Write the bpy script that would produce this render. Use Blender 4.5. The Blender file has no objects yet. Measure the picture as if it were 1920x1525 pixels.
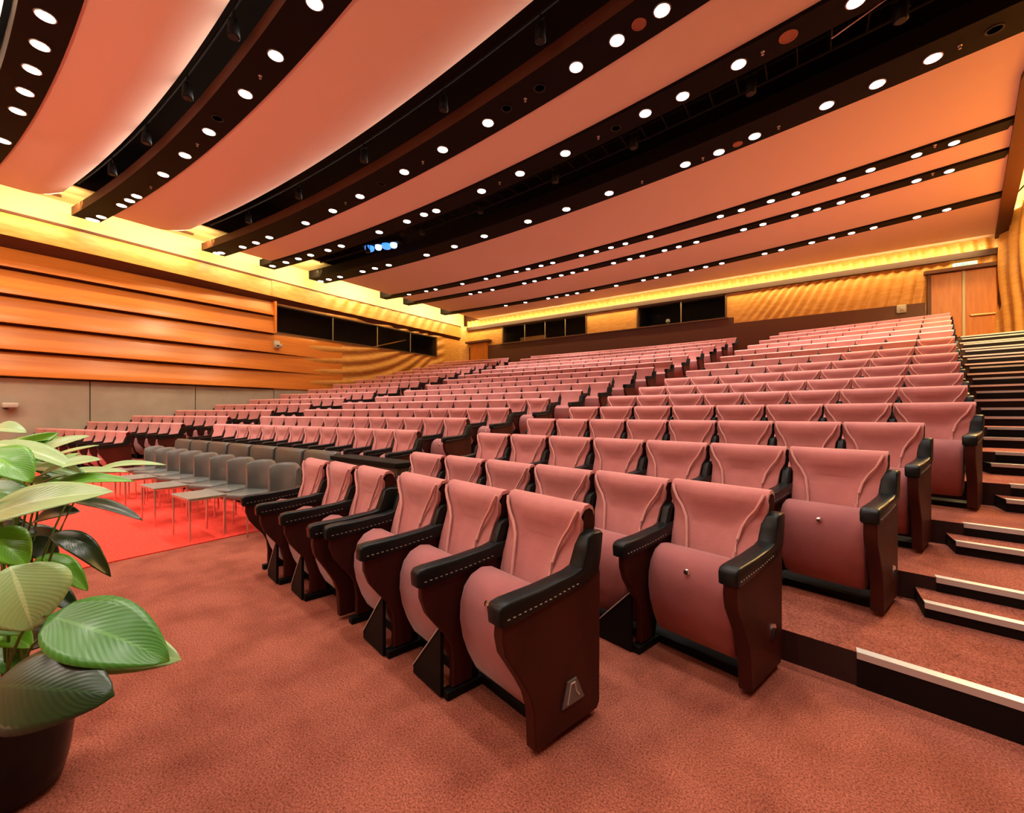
import bpy, bmesh, math, random
from mathutils import Vector, Matrix, Euler
random.seed(7)
S = bpy.context.scene
C = S.collection
PI = math.pi

# ------------------------------------------------------------------ camera
YAW = math.radians(35.0); CAMZ = 1.45; FPX = 800.0; HZ = 775.0
cam_d = bpy.data.cameras.new('camera'); cam = bpy.data.objects.new('camera', cam_d); C.objects.link(cam)
cam.location = (0, 0, CAMZ); cam.rotation_euler = (PI/2, 0, YAW)
cam_d.sensor_width = 36; cam_d.lens = FPX/1920*36; cam_d.shift_y = (HZ-762.5)/1920
cam_d.clip_start = 0.05; cam_d.clip_end = 200
S.camera = cam
# ------------------------------------------------------------------ world + exposure
w = bpy.data.worlds.new('world'); S.world = w; w.use_nodes = True
w.node_tree.nodes['Background'].inputs[0].default_value = (0.05, 0.03, 0.02, 1)
w.node_tree.nodes['Background'].inputs[1].default_value = 0.3
S.view_settings.view_transform = 'Standard'; S.view_settings.look = 'None'
S.view_settings.gamma = 1; S.view_settings.use_curve_mapping = False
S.view_settings.exposure = -0.18
try:
    S.cycles.use_light_tree = True
    S.cycles.max_bounces = 8; S.cycles.diffuse_bounces = 2
    S.cycles.sample_clamp_indirect = 6
    S.cycles.use_denoising = True
except Exception: pass
SPOT_W = 300.0          # each ceiling downlight
COVE_W = 1.0            # multiplier on the cove strips

def lerp(a, b, t): return a+(b-a)*t
def area(name, loc, rot, sx, sy, energy, color):
    l = bpy.data.lights.new(name, 'AREA'); l.shape = 'RECTANGLE'; l.size = sx; l.size_y = sy
    l.energy = energy; l.color = color
    o = bpy.data.objects.new(name, l); C.objects.link(o); o.location = loc; o.rotation_euler = rot
    return o
def aim(v): return Vector(v).to_track_quat('-Z', 'Y').to_euler()
# cove strips: top of the side walls, top of the back wall (all sit in real recesses)
WARM = (1.0, 0.72, 0.30)
def strip(p0, p1, width, direc, energy, color=WARM):
    p0 = Vector(p0); p1 = Vector(p1); ax = (p1-p0); L = ax.length; ax.normalize()
    z = -Vector(direc).normalized(); x = ax; y = z.cross(x).normalized(); z = x.cross(y)
    o = area('cove_light', (p0+p1)/2, (0, 0, 0), L, width, energy*COVE_W, color)
    o.rotation_euler = Matrix((x, y, z)).transposed().to_euler()
    return o
strip((-17.5, -6, 7.62), (-17.5, 21, 7.62), 0.12, (-1, 0, 0.35), 480)
strip((-17.75, -6, 7.72), (-17.75, 21, 7.72), 0.12, (-1, 0, -1.0), 950)
strip((3.9, 10, 7.8), (4.75, 21, 7.8), 0.12, (1, 0, -0.9), 900)
strip((4.3, 10, 7.6), (4.85, 21.2, 7.6), 0.12, (.5, 0, -1), 2600)
strip((-18.6, 21.0, 7.33), (4.9, 21.0, 7.33), 0.1, (0, 1, -0.5), 200)
strip((-18.6, 21.0, 7.2), (4.9, 21.0, 7.2), 0.08, (0, 0.7, -1), 330)
# added fill lamp brightens the ceiling; stage wash from the rig behind the camera
fo = area('ceiling_fill', (-9, -5.2, 0.4), aim((0, 0.45, 1)), 13, 0.5, 340, (1, 0.46, 0.26)); fo.data.spread = math.radians(150)
def arc_strip(Ya, z, direc, e, col, x0=-17, x1=2.5, n=6):
    for i in range(n):
        a = lerp(x0, x1, i/n); b = lerp(x0, x1, (i+1)/n)
        strip((a, Ya-(a+11)**2/120, z), (b, Ya-(b+11)**2/120, z), 0.05, direc, e/n, col)
arc_strip(3.34, 7.56, (0, -1, .22), 62, (1, .80, .64))
arc_strip(6.71, 7.56, (0, -1, .22), 62, (1, .80, .64))
arc_strip(.95, 7.56, (0, -1, .25), 420, (1, .84, .6), -17, -3, 4)
area('stage_wash', (-8, -4.6, 6.9), aim((-0.1, 0.5, -1)), 10, 1.2, 350, (1, 0.86, 0.7))
area('stage_wash', (-13, -1.2, 6.9), aim((-0.4, 0.1, -1)), 5, 0.8, 200, (1, 0.82, 0.62))
# wall spot on the wooden boards
def spot(loc, d, energy, angle, color=(1, 0.85, 0.68), blend=0.6, radius=0.09):
    l = bpy.data.lights.new('spot', 'SPOT'); l.energy = energy; l.spot_size = math.radians(angle)
    l.spot_blend = blend; l.color = color; l.shadow_soft_size = radius
    o = bpy.data.objects.new('spot', l); C.objects.link(o); o.location = loc; o.rotation_euler = aim(d)
    return o
spot((-15.2, 6.2, 7.3), (-3.9, -0.5, -3.9), 420, 50, (1, 0.8, 0.5), 1.0)
for yy_ in (-1.5, 1.8, 5.0, 9.0): spot((-13.5, yy_, 7.3), (-5.5, 0.2, -4.0), 420, 80, (1, 0.74, 0.46), 1.0)

# ------------------------------------------------------------------ materials
def mat(name, col, rough=0.6, metal=0.0, emit=None, es=0.0, sheen=0.0, coat=0.0, spec=None):
    m = bpy.data.materials.new(name); m.use_nodes = True
    b = m.node_tree.nodes['Principled BSDF']
    b.inputs['Base Color'].default_value = (*col, 1); b.inputs['Roughness'].default_value = rough
    b.inputs['Metallic'].default_value = metal
    if sheen: b.inputs['Sheen Weight'].default_value = sheen
    if coat: b.inputs['Coat Weight'].default_value = coat
    if spec is not None: b.inputs['Specular IOR Level'].default_value = spec
    if emit: b.inputs['Emission Color'].default_value = (*emit, 1); b.inputs['Emission Strength'].default_value = es
    return m
def noisy(m, c1, c2, scale=8, detail=4, stretch=(1, 1, 1), bump=0.0, bscale=None, lo=0.35, hi=0.65):
    nt = m.node_tree; N = nt.nodes; L = nt.links; b = N['Principled BSDF']
    tc = N.new('ShaderNodeTexCoord'); mp = N.new('ShaderNodeMapping'); mp.inputs['Scale'].default_value = stretch
    no = N.new('ShaderNodeTexNoise'); no.inputs['Scale'].default_value = scale; no.inputs['Detail'].default_value = detail
    cr = N.new('ShaderNodeValToRGB'); cr.color_ramp.elements[0].position = lo; cr.color_ramp.elements[1].position = hi
    cr.color_ramp.elements[0].color = (*c1, 1); cr.color_ramp.elements[1].color = (*c2, 1)
    L.new(tc.outputs['Object'], mp.inputs[0]); L.new(mp.outputs[0], no.inputs[0]); L.new(no.outputs[0], cr.inputs[0])
    L.new(cr.outputs[0], b.inputs['Base Color'])
    if bump:
        n2 = N.new('ShaderNodeTexNoise'); n2.inputs['Scale'].default_value = bscale or scale*4
        L.new(mp.outputs[0], n2.inputs[0])
        bp = N.new('ShaderNodeBump'); bp.inputs['Strength'].default_value = bump; bp.inputs['Distance'].default_value = 0.01
        L.new(n2.outputs[0], bp.inputs['Height']); L.new(bp.outputs[0], b.inputs['Normal'])
    return m
def carpet(name, c1, c2, c3):
    m = mat(name, c1, 0.95, spec=0.1); nt = m.node_tree; N = nt.nodes; L = nt.links; b = N['Principled BSDF']
    tc = N.new('ShaderNodeTexCoord')
    n1 = N.new('ShaderNodeTexNoise'); n1.inputs['Scale'].default_value = 120; n1.inputs['Detail'].default_value = 5; n1.inputs['Roughness'].default_value = 0.7
    n2 = N.new('ShaderNodeTexNoise'); n2.inputs['Scale'].default_value = 3.2; n2.inputs['Detail'].default_value = 5
    for n in (n1, n2): L.new(tc.outputs['Object'], n.inputs[0])
    r1 = N.new('ShaderNodeValToRGB'); r1.color_ramp.elements[0].position = 0.38; r1.color_ramp.elements[1].position = 0.62
    r1.color_ramp.elements[0].color = (*c1, 1); r1.color_ramp.elements[1].color = (*c2, 1)
    r2 = N.new('ShaderNodeValToRGB'); r2.color_ramp.elements[0].position = 0.35; r2.color_ramp.elements[1].position = 0.6
    r2.color_ramp.elements[0].color = (*c3, 1); r2.color_ramp.elements[1].color = (1, 1, 1, 1)
    mx = N.new('ShaderNodeMix'); mx.data_type = 'RGBA'; mx.blend_type = 'MULTIPLY'; mx.inputs[0].default_value = 0.8
    L.new(n1.outputs[0], r1.inputs[0]); L.new(n2.outputs[0], r2.inputs[0])
    L.new(r1.outputs[0], mx.inputs[6]); L.new(r2.outputs[0], mx.inputs[7]); L.new(mx.outputs[2], b.inputs['Base Color'])
    bp = N.new('ShaderNodeBump'); bp.inputs['Strength'].default_value = 0.5; bp.inputs['Distance'].default_value = 0.008
    L.new(n1.outputs[0], bp.inputs['Height']); L.new(bp.outputs[0], b.inputs['Normal'])
    return m
M = {}
M['carpet'] = carpet('russet_carpet', (0.17, 0.040, 0.022), (0.50, 0.155, 0.098), (0.66, 0.6, 0.58))
M['redcarpet'] = mat('red_runner', (0.9, 0.065, 0.04), 0.9, spec=0.1)
noisy(M['redcarpet'], (0.8, 0.05, 0.03), (0.95, 0.085, 0.055), 60, bump=0.3)
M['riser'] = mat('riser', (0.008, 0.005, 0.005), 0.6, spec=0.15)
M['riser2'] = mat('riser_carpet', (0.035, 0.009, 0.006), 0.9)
M['nosing'] = mat('nosing_metal', (0.66, 0.64, 0.62), 0.35, 0.35)
M['ceiling'] = mat('ceiling_white', (0.88, 0.66, 0.56), 0.75, spec=0.15)
M['void'] = mat('void_black', (0.006, 0.006, 0.007), 0.8)
M['beam'] = mat('beam_black', (0.007, 0.0045, 0.004), 0.7, spec=0.12)
M['fascia'] = mat('beam_fascia', (0.075, 0.024, 0.010), 0.6, spec=0.2)
M['cream'] = mat('recess_cream', (0.85, 0.72, 0.42), 0.7)
M['wood'] = mat('honey_wood', (0.6, 0.22, 0.035), 0.33)
noisy(M['wood'], (0.56, 0.17, 0.022), (0.66, 0.225, 0.034), 2.2, 6, (1, 0.25, 6), lo=0.3, hi=0.7)
M['lip_and_shade'] = mat('dark_lip_and_shade', (0.10, 0.02, 0.006), 0.5)
M['ribwood'] = mat('ribbed_wood', (0.58, 0.26, 0.035), 0.38)
noisy(M['ribwood'], (0.50, 0.23, 0.05), (0.62, 0.31, 0.08), 3, 5, (1, 1, 4))
M['dado'] = mat('dark_red_dado', (0.075, 0.016, 0.006), 0.55)
M['beige'] = mat('beige_fabric', (0.46, 0.33, 0.21), 0.9)
noisy(M['beige'], (0.37, 0.33, 0.25), (0.43, 0.385, 0.30), 1.5, 5, bump=0.15, bscale=80)
M['pink'] = mat('rose_velour', (0.66, 0.155, 0.125), 0.85, sheen=0.35)
noisy(M['pink'], (0.50, 0.16, 0.145), (0.60, 0.205, 0.185), 5, 3, bump=0.12, bscale=120)
M['piping'] = mat('light_rose_piping', (0.78, 0.36, 0.31), 0.8)
M['pan'] = mat('shaded_underside_velour', (0.50, 0.105, 0.09), 0.85, sheen=0.3)  # darker copy of the rose velour, shade on the underside put into colour
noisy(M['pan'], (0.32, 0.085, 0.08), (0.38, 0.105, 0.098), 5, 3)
M['maroon'] = mat('maroon_panel', (0.095, 0.017, 0.011), 0.5, spec=0.2)
noisy(M['maroon'], (0.036, 0.007, 0.0045), (0.058, 0.011, 0.007), 4, 4, (1, 1, 0.4))
M['leather'] = mat('black_leather', (0.006, 0.008, 0.008), 0.36, spec=0.22)
M['plate'] = mat('dark_plate_metal', (0.16, 0.16, 0.15), 0.35, 0.4)
M['stitch'] = mat('pale_stitching', (0.35, 0.3, 0.26), 0.7)
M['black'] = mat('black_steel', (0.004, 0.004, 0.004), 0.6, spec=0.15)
M['chrome'] = mat('chrome', (0.7, 0.7, 0.7), 0.18, 1.0)
M['grey'] = mat('grey_leather', (0.12, 0.13, 0.118), 0.27)
M['darkgrey'] = mat('dark_grey_leather', (0.06, 0.06, 0.05), 0.36)
M['lamp'] = mat('lamp_glow', (1, 1, 1), 0.5, emit=(1, 0.93, 0.86), es=14)
M['lampring'] = mat('lamp_ring', (0.55, 0.5, 0.45), 0.3, 0.8)
M['hole'] = mat('unlit_lamp', (0.003, 0.003, 0.003), 0.6)
M['grille'] = mat('speaker_grille', (0.36, 0.12, 0.06), 0.6)
M['blue'] = mat('blue_lens', (0.05, 0.2, 0.8), 0.2, emit=(0.04, 0.22, 1.0), es=2.2)
M['bluew'] = mat('pale_blue_lens', (0.5, 0.7, 1), 0.2, emit=(0.3, 0.55, 1.0), es=3.0)
M['glass'] = mat('window_glass', (0.9, 0.9, 0.9), 0.03)
gb = M['glass'].node_tree.nodes['Principled BSDF']; gb.inputs['Transmission Weight'].default_value = 1.0; gb.inputs['IOR'].default_value = 1.05
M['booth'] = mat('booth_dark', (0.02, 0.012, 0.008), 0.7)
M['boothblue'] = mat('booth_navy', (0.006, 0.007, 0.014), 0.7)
M['mullion'] = mat('pale_mullion', (0.5, 0.42, 0.28), 0.4); M['mull2'] = mat('mullion_metal', (0.2, 0.16, 0.1), 0.4); M['frame'] = mat('dark_window_frame', (0.09, 0.045, 0.02), 0.4)
M['door'] = mat('door_wood', (0.50, 0.155, 0.02), 0.4)
noisy(M['door'], (0.46, 0.13, 0.016), (0.54, 0.175, 0.026), 3, 5, (5, 1, 0.5))
M['brass'] = mat('pale_brass', (0.7, 0.5, 0.25), 0.35, 0.7)
M['sign'] = mat('sign_glow', (0.7, 1, 0.9), 0.5, emit=(0.45, 0.95, 0.85), es=0.45)
M['signg'] = mat('sign_green', (0.02, 0.4, 0.25), 0.5, emit=(0.02, 0.42, 0.28), es=0.8)
M['white'] = mat('white_plastic', (0.5, 0.47, 0.42), 0.4)
M['stone'] = mat('glazed_black_pot', (0.004, 0.005, 0.006), 0.3, spec=0.3)
M['soil'] = mat('soil', (0.02, 0.012, 0.008), 0.9)
M['stem'] = mat('green_stem', (0.07, 0.16, 0.02), 0.5)
def leafmat(name, c, v):
    m = mat(name, c, 0.32); nt = m.node_tree; N = nt.nodes; L = nt.links; b = N['Principled BSDF']
    b.inputs['Coat Weight'].default_value = 0.3; b.inputs['Coat Roughness'].default_value = 0.25
    uv = N.new('ShaderNodeUVMap'); sp = N.new('ShaderNodeSeparateXYZ'); L.new(uv.outputs[0], sp.inputs[0])
    # veins sweep outwards from the midrib: wave of (v - |u|*k)
    ab = N.new('ShaderNodeMath'); ab.operation = 'ABSOLUTE'; L.new(sp.outputs[0], ab.inputs[0])
    k = N.new('ShaderNodeMath'); k.operation = 'MULTIPLY'; k.inputs[1].default_value = 0.35; L.new(ab.outputs[0], k.inputs[0])
    sb = N.new('ShaderNodeMath'); sb.operation = 'SUBTRACT'; L.new(sp.outputs[1], sb.inputs[0]); L.new(k.outputs[0], sb.inputs[1])
    ml = N.new('ShaderNodeMath'); ml.operation = 'MULTIPLY'; ml.inputs[1].default_value = 105; L.new(sb.outputs[0], ml.inputs[0])
    sn = N.new('ShaderNodeMath'); sn.operation = 'SINE'; L.new(ml.outputs[0], sn.inputs[0])
    cr = N.new('ShaderNodeValToRGB'); cr.color_ramp.elements[0].position = 0.0; cr.color_ramp.elements[1].position = 0.9
    cr.color_ramp.elements[0].color = (*c, 1); cr.color_ramp.elements[1].color = (*v, 1)
    L.new(sn.outputs[0], cr.inputs[0])
    lt = N.new('ShaderNodeMath'); lt.operation = 'LESS_THAN'; lt.inputs[1].default_value = 0.05; L.new(ab.outputs[0], lt.inputs[0])
    mx = N.new('ShaderNodeMix'); mx.data_type = 'RGBA'; L.new(lt.outputs[0], mx.inputs[0]); L.new(cr.outputs[0], mx.inputs[6])
    mx.inputs[7].default_value = (v[0]*1.5, v[1]*1.3, v[2]*1.5, 1)
    L.new(mx.outputs[2], b.inputs['Base Color'])
    bp = N.new('ShaderNodeBump'); bp.inputs['Strength'].default_value = 0.08; bp.inputs['Distance'].default_value = 0.003
    L.new(sn.outputs[0], bp.inputs['Height']); L.new(bp.outputs[0], b.inputs['Normal'])
    b.inputs['Subsurface Weight'].default_value = 0.0
    b.inputs['Sheen Weight'].default_value = 0.1
    return m
M['leafA'] = leafmat('leaf_pale', (0.36, 0.58, 0.22), (0.39, 0.61, 0.25))
M['leafB'] = leafmat('leaf_bright', (0.11, 0.42, 0.014), (0.14, 0.46, 0.02))
M['leafC'] = leafmat('leaf_mid', (0.05, 0.22, 0.02), (0.07, 0.26, 0.035))
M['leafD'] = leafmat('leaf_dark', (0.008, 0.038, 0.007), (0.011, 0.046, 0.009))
for k in ('lamp',):
    try: M[k].cycles.emission_sampling = 'NONE'
    except Exception: pass

# ------------------------------------------------------------------ helpers
class MB:
    """collects shapes; build() links them as one mesh object"""
    def __init__(s): s.v = []; s.f = []; s.m = []; s.mi = 0; s.uv = None
    def add(s, vs, fs, mi=None):
        o = len(s.v); s.v += [tuple(v) for v in vs]; s.f += [tuple(i+o for i in f) for f in fs]
        s.m += [s.mi if mi is None else mi]*len(fs); return s
    def box(s, x0, x1, y0, y1, z0, z1, mi=None):
        v = [(x, y, z) for z in (z0, z1) for y in (y0, y1) for x in (x0, x1)]
        return s.add(v, [(0, 2, 3, 1), (4, 5, 7, 6), (0, 1, 5, 4), (2, 6, 7, 3), (0, 4, 6, 2), (1, 3, 7, 5)], mi)
    def bevbox(s, x0, x1, y0, y1, z0, z1, b=0.01, mi=None):
        bm = bmesh.new(); bmesh.ops.create_cube(bm, size=1)
        for v in bm.verts:
            v.co = ((x0+x1)/2+v.co.x*(x1-x0), (y0+y1)/2+v.co.y*(y1-y0), (z0+z1)/2+v.co.z*(z1-z0))
        bmesh.ops.bevel(bm, geom=bm.edges[:], offset=b, segments=2, profile=0.5, affect='EDGES')
        return s.bm(bm, mi)
    def bm(s, bm, mi=None):
        bm.verts.index_update(); bm.faces.ensure_lookup_table()
        s.add([v.co[:] for v in bm.verts], [[v.index for v in f.verts] for f in bm.faces], mi); bm.free(); return s
    def prism(s, poly, x0, x1, bevel=0.0, mi=None, seg=2):
        """(y,z) outline pushed along x"""
        bm = bmesh.new()
        a = [bm.verts.new((x0, y, z)) for y, z in poly]; b = [bm.verts.new((x1, y, z)) for y, z in poly]
        n = len(poly); bm.faces.new(a[::-1]); bm.faces.new(b)
        for i in range(n): bm.faces.new((a[i], a[(i+1) % n], b[(i+1) % n], b[i]))
        bmesh.ops.recalc_face_normals(bm, faces=bm.faces[:])
        if bevel:
            ed = [e for e in bm.edges if abs(e.verts[0].co.x-e.verts[1].co.x) < 1e-6]
            bmesh.ops.bevel(bm, geom=ed, offset=bevel, segments=seg, profile=0.5, affect='EDGES')
        return s.bm(bm, mi)
    def tube(s, pts, r, n=8, mi=None, cap=True):
        pts = [Vector(p) for p in pts]; rs = r if isinstance(r, (list, tuple)) else [r]*len(pts)
        vs = []; fs = []
        for i, p in enumerate(pts):
            d = (pts[min(i+1, len(pts)-1)]-pts[max(i-1, 0)]).normalized()
            up = Vector((0, 0, 1)) if abs(d.z) < 0.95 else Vector((1, 0, 0))
            a = d.cross(up).normalized(); b = d.cross(a).normalized()
            for k in range(n):
                t = 2*PI*k/n; vs.append(p+(a*math.cos(t)+b*math.sin(t))*rs[i])
        for i in range(len(pts)-1):
            for k in range(n):
                fs.append((i*n+k, i*n+(k+1) % n, (i+1)*n+(k+1) % n, (i+1)*n+k))
        if cap: fs += [tuple(range(n))[::-1], tuple((len(pts)-1)*n+k for k in range(n))]
        return s.add(vs, fs, mi)
    def lathe(s, prof, c=(0, 0, 0), n=20, mi=None):
        vs = []; fs = []
        for r, z in prof:
            for k in range(n): t = 2*PI*k/n; vs.append((c[0]+r*math.cos(t), c[1]+r*math.sin(t), c[2]+z))
        for i in range(len(prof)-1):
            for k in range(n): fs.append((i*n+k, i*n+(k+1) % n, (i+1)*n+(k+1) % n, (i+1)*n+k))
        fs.append(tuple(range(n))[::-1]); fs.append(tuple((len(prof)-1)*n+k for k in range(n)))
        return s.add(vs, fs, mi)
    def mesh(s, name, mats, smooth=False, recalc=True):
        me = bpy.data.meshes.new(name); me.from_pydata(s.v, [], s.f)
        for m in (mats if isinstance(mats, (list, tuple)) else [mats]): me.materials.append(m)
        me.polygons.foreach_set('material_index', s.m)
        if recalc:
            bm = bmesh.new(); bm.from_mesh(me); bmesh.ops.recalc_face_normals(bm, faces=bm.faces[:]); bm.to_mesh(me); bm.free()
        if smooth:
            me.polygons.foreach_set('use_smooth', [True]*len(me.polygons))
            try: me.set_sharp_from_angle(angle=math.radians(smooth if smooth is not True else 40))
            except Exception: pass
        me.update(); return me
    def build(s, name, mats, parent=None, smooth=False, recalc=True):
        return link(name, s.mesh(name, mats, smooth, recalc), parent)
def link(name, data, parent=None, loc=None, rz=None):
    o = bpy.data.objects.new(name, data); C.objects.link(o)
    if parent: o.parent = parent
    if loc is not None: o.location = loc
    if rz is not None: o.rotation_euler = (0, 0, rz)
    return o
def tag(o, label=None, cat=None, group=None, kind=None):
    if label: o['label'] = label
    if cat: o['category'] = cat
    if group: o['group'] = group
    if kind: o['kind'] = kind
    return o
def empty(name, loc, rz=0, label=None, cat=None, group=None):
    o = link(name, None, None, loc, rz); o.empty_display_size = 0.1
    return tag(o, label, cat, group)
def copy_tree(o, parent=None):
    c = o.copy(); C.objects.link(c)
    if parent: c.parent = parent
    for ch in list(o.children): copy_tree(ch, c)
    return c
FW = Vector((-math.sin(YAW), math.cos(YAW), 0)); RT = Vector((math.cos(YAW), math.sin(YAW), 0))
def ray(px, py): return FW + RT*((px-960)/FPX) + Vector((0, 0, (HZ-py)/FPX))
def at_depth(px, py, z): return Vector((0, 0, CAMZ)) + ray(px, py)*z
def at_z(px, py, h): r = ray(px, py); return Vector((0, 0, CAMZ)) + r*((h-CAMZ)/r.z)
def at_y(px, py, Y): r = ray(px, py); return Vector((0, 0, CAMZ)) + r*(Y/r.y)
def at_x(px, py, X): r = ray(px, py); return Vector((0, 0, CAMZ)) + r*(X/r.x)
ORD = ['', 'first', 'second', 'third', 'fourth', 'fifth', 'sixth', 'seventh', 'eighth', 'ninth', 'tenth', 'eleventh', 'twelfth',
       'thirteenth', 'fourteenth', 'fifteenth', 'sixteenth', 'seventeenth', 'eighteenth', 'nineteenth', 'twentieth',
       'twenty-first', 'twenty-second', 'twenty-third', 'twenty-fourth', 'twenty-fifth', 'twenty-sixth', 'twenty-seventh', 'twenty-eighth', 'twenty-ninth', 'thirtieth']
def lerp(a, b, t): return a+(b-a)*t
def interp(x, tab):
    if x <= tab[0][0]:
        (x0, y0), (x1, y1) = tab[0], tab[1]
    elif x >= tab[-1][0]:
        (x0, y0), (x1, y1) = tab[-2], tab[-1]
    else:
        for i in range(len(tab)-1):
            if tab[i][0] <= x <= tab[i+1][0]: (x0, y0), (x1, y1) = tab[i], tab[i+1]; break
    return y0+(y1-y0)*(x-x0)/(x1-x0)

# ------------------------------------------------------------------ room data
XL, XR, YB, YF = -19.0, 5.3, 21.5, -7.0
XC, RC = -8.0, 48.0                      # centre and radius of the seat rows
def sag(x): return (x-XC)**2/(2*RC)
def slope(x): return -(x-XC)/RC          # dY/dX of a row
ROWY = {}; LEV = {}
yr = [None, 1.97, 2.92, 3.92, 4.95, 6.05]+[6.05+1.2*i for i in range(1, 12)]
xr = [None, -.86, -.16, .46, .80, 1.34]
for n in range(1, 17):
    if n > 5: xr.append(1.53+(3.67-1.53)*(n-6)/10)
    ROWY[n] = yr[n]+sag(xr[n])           # apex Y of the row's rear line
lv = [None, 0, 0, .18, .36, .55, .77, 1.0, 1.26, 1.53, 1.83, 2.13, 2.44, 2.74, 3.05, 3.36, 3.66]
for n in range(1, 17): LEV[n] = lv[n]
LEV[17] = 3.88
def rowy(n, x): return ROWY[n]-sag(x)
RIS = {n: ROWY[n-1]+0.05 for n in range(3, 18)}   # apex Y of the riser that climbs to terrace n
def risy(n, x): return min(RIS[n]-sag(x), YB)

# ------------------------------------------------------------------ floor, terraces, steps
fl = MB(); fl.add([(XL-.3, YF, 0), (XR+.3, YF, 0), (XR+.3, YB, 0), (XL-.3, YB, 0)], [(0, 1, 2, 3)])
floor = tag(fl.build('floor', M['carpet']), kind='structure')
NX = 60
xs = [XL-.02+(XR-XL+.04)*i/NX for i in range(NX+1)]
for n in range(3, 18):
    t = MB()
    vs = []; fs = []; mi = []
    for x in xs:
        y0 = risy(n, x); y1 = risy(n+1, x)+0.004 if n < 17 else YB+.02
        vs += [(x, y0, LEV[n-1]-0.02), (x, y0, LEV[n]), (x, y1, LEV[n])]
    for i in range(NX):
        a = i*3; b = a+3
        t.add([], [])
    o = len(t.v); t.v += vs
    for i in range(NX):
        a = i*3; b = a+3
        t.f += [(a, b, b+1, a+1), (a+1, b+1, b+2, a+2)]; t.m += [1, 0]
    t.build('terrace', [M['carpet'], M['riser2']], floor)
# aisle bounds (left edge, right edge) for terrace n
XLR = [(3.3, -3.72), (4.4, -3.66), (6.9, -3.46), (9.2, -3.07), (11.6, -2.68), (15.1, -2.1), (19.8, -1.2)]
XCR = [(4.5, -4.9), (7.05, -4.8), (11.7, -4.1), (19.9, -2.7)]
XCL = [(4.5, -12.1), (10.7, -12.1), (20, -12.9)]
XLRt = [(3.5, -13.7), (10.8, -13.6), (20, -14.3)]
def nosing_strip(mb, n, x0, x1, dy, z, w=.045, seg=6):
    vs = []; fs = []
    for i in range(seg+1):
        x = lerp(x0, x1, i/seg); y = risy(n, x)+dy
        vs += [(x, y-.012, z-.03), (x, y-.012, z+.006), (x, y+w, z+.006), (x, y+w, z-.002)]
    for i in range(seg):
        a = i*4; b = a+4
        for k in range(3): fs.append((a+k, b+k, b+k+1, a+k+1))
    fs += [(0, 1, 2, 3), tuple(seg*4+k for k in (3, 2, 1, 0))]
    mb.add(vs, fs)
def half_step(n, x0, x1, z0, z1, depth, seg=6):
    m = MB(); vs = []
    for i in range(seg+1):
        x = lerp(x0, x1, i/seg); y = risy(n, x)
        vs += [(x, y-depth, z0-.01), (x, y-depth, z1), (x, y+.01, z1), (x, y+.01, z0-.01)]
    m.v = vs
    for i in range(seg):
        a = i*4; b = a+4
        m.f += [(a, b, b+1, a+1), (a+1, b+1, b+2, a+2)]; m.m += [1, 0]
    m.f += [(0, 1, 2, 3), tuple(seg*4+k for k in (3, 2, 1, 0))]; m.m += [1, 1]
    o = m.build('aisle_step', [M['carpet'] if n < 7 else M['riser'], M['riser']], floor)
    nn = MB(); nosing_strip(nn, n, x0, x1, -depth, z1, seg=seg)
    nn.build('nosing', M['nosing'], o)
for n in range(3, 18):
    z0, z1 = LEV[n-1], LEV[n]
    xa = xr[min(n-1, 16)]
    aisles = [(xa+.12, XR-.03, 12)]
    if n >= 4:
        Y = RIS[n]
        aisles += [(interp(Y, XCR)+.12, interp(Y, XLR)-.12, 4), (interp(Y, XLRt)+.1, interp(Y, XCL)-.1, 4)]
    for j, (x0, x1, seg) in enumerate(aisles):
        if j == 0 and n == 3: x0 = .2
        # black facing of the aisle riser + nosing
        f = MB(); vs = []; s0 = x0+(.1 if j == 0 and n > 3 else 0)
        for i in range(seg+1):
            x = lerp(s0, x1, i/seg); y = risy(n, x)-.008
            vs += [(x, y, z0), (x, y, z1)]
        f.v = vs; f.f = [(2*i, 2*i+2, 2*i+3, 2*i+1) for i in range(seg)]; f.m = [0]*seg
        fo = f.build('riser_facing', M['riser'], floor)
        nn = MB(); nosing_strip(nn, n, s0, x1, 0, z1, seg=seg); nn.build('nosing', M['nosing'], fo)
        if n > 3: half_step(n, x0, x1, z0, (z0+z1)/2, .3, seg)

# red runner by the stage
rc = MB(); rc.box(-17.5, -5.55, 0.2, 3.35, 0.0, 0.012)
rco = rc.build('red_carpet', M['redcarpet']); rco.rotation_euler = (0, 0, 0)
tag(rco, 'bright red carpet laid on the russet floor under the grey chairs', 'carpet')

# ------------------------------------------------------------------ walls
def wallgrid(us, vs_, fn, hole=None, name='ribbed_panel', m=None, parent=None):
    mb = MB(); nu = len(us); nv = len(vs_)
    mb.v = [fn(u, v) for v in vs_ for u in us]
    for j in range(nv-1):
        for i in range(nu-1):
            if hole:
                uc = (us[i]+us[i+1])/2; vc = (vs_[j]+vs_[j+1])/2
                if any(h[0] < uc < h[1] and h[2] < vc < h[3] for h in hole): continue
            mb.f.append((j*nu+i, j*nu+i+1, (j+1)*nu+i+1, (j+1)*nu+i)); mb.m.append(0)
    return mb.build(name, m, parent, smooth=60, recalc=False)
def spread(a, b, n, cuts=()):
    s = sorted(set([round(a+(b-a)*i/n, 5) for i in range(n+1)]+[round(c, 5) for c in cuts])); return s
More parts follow.
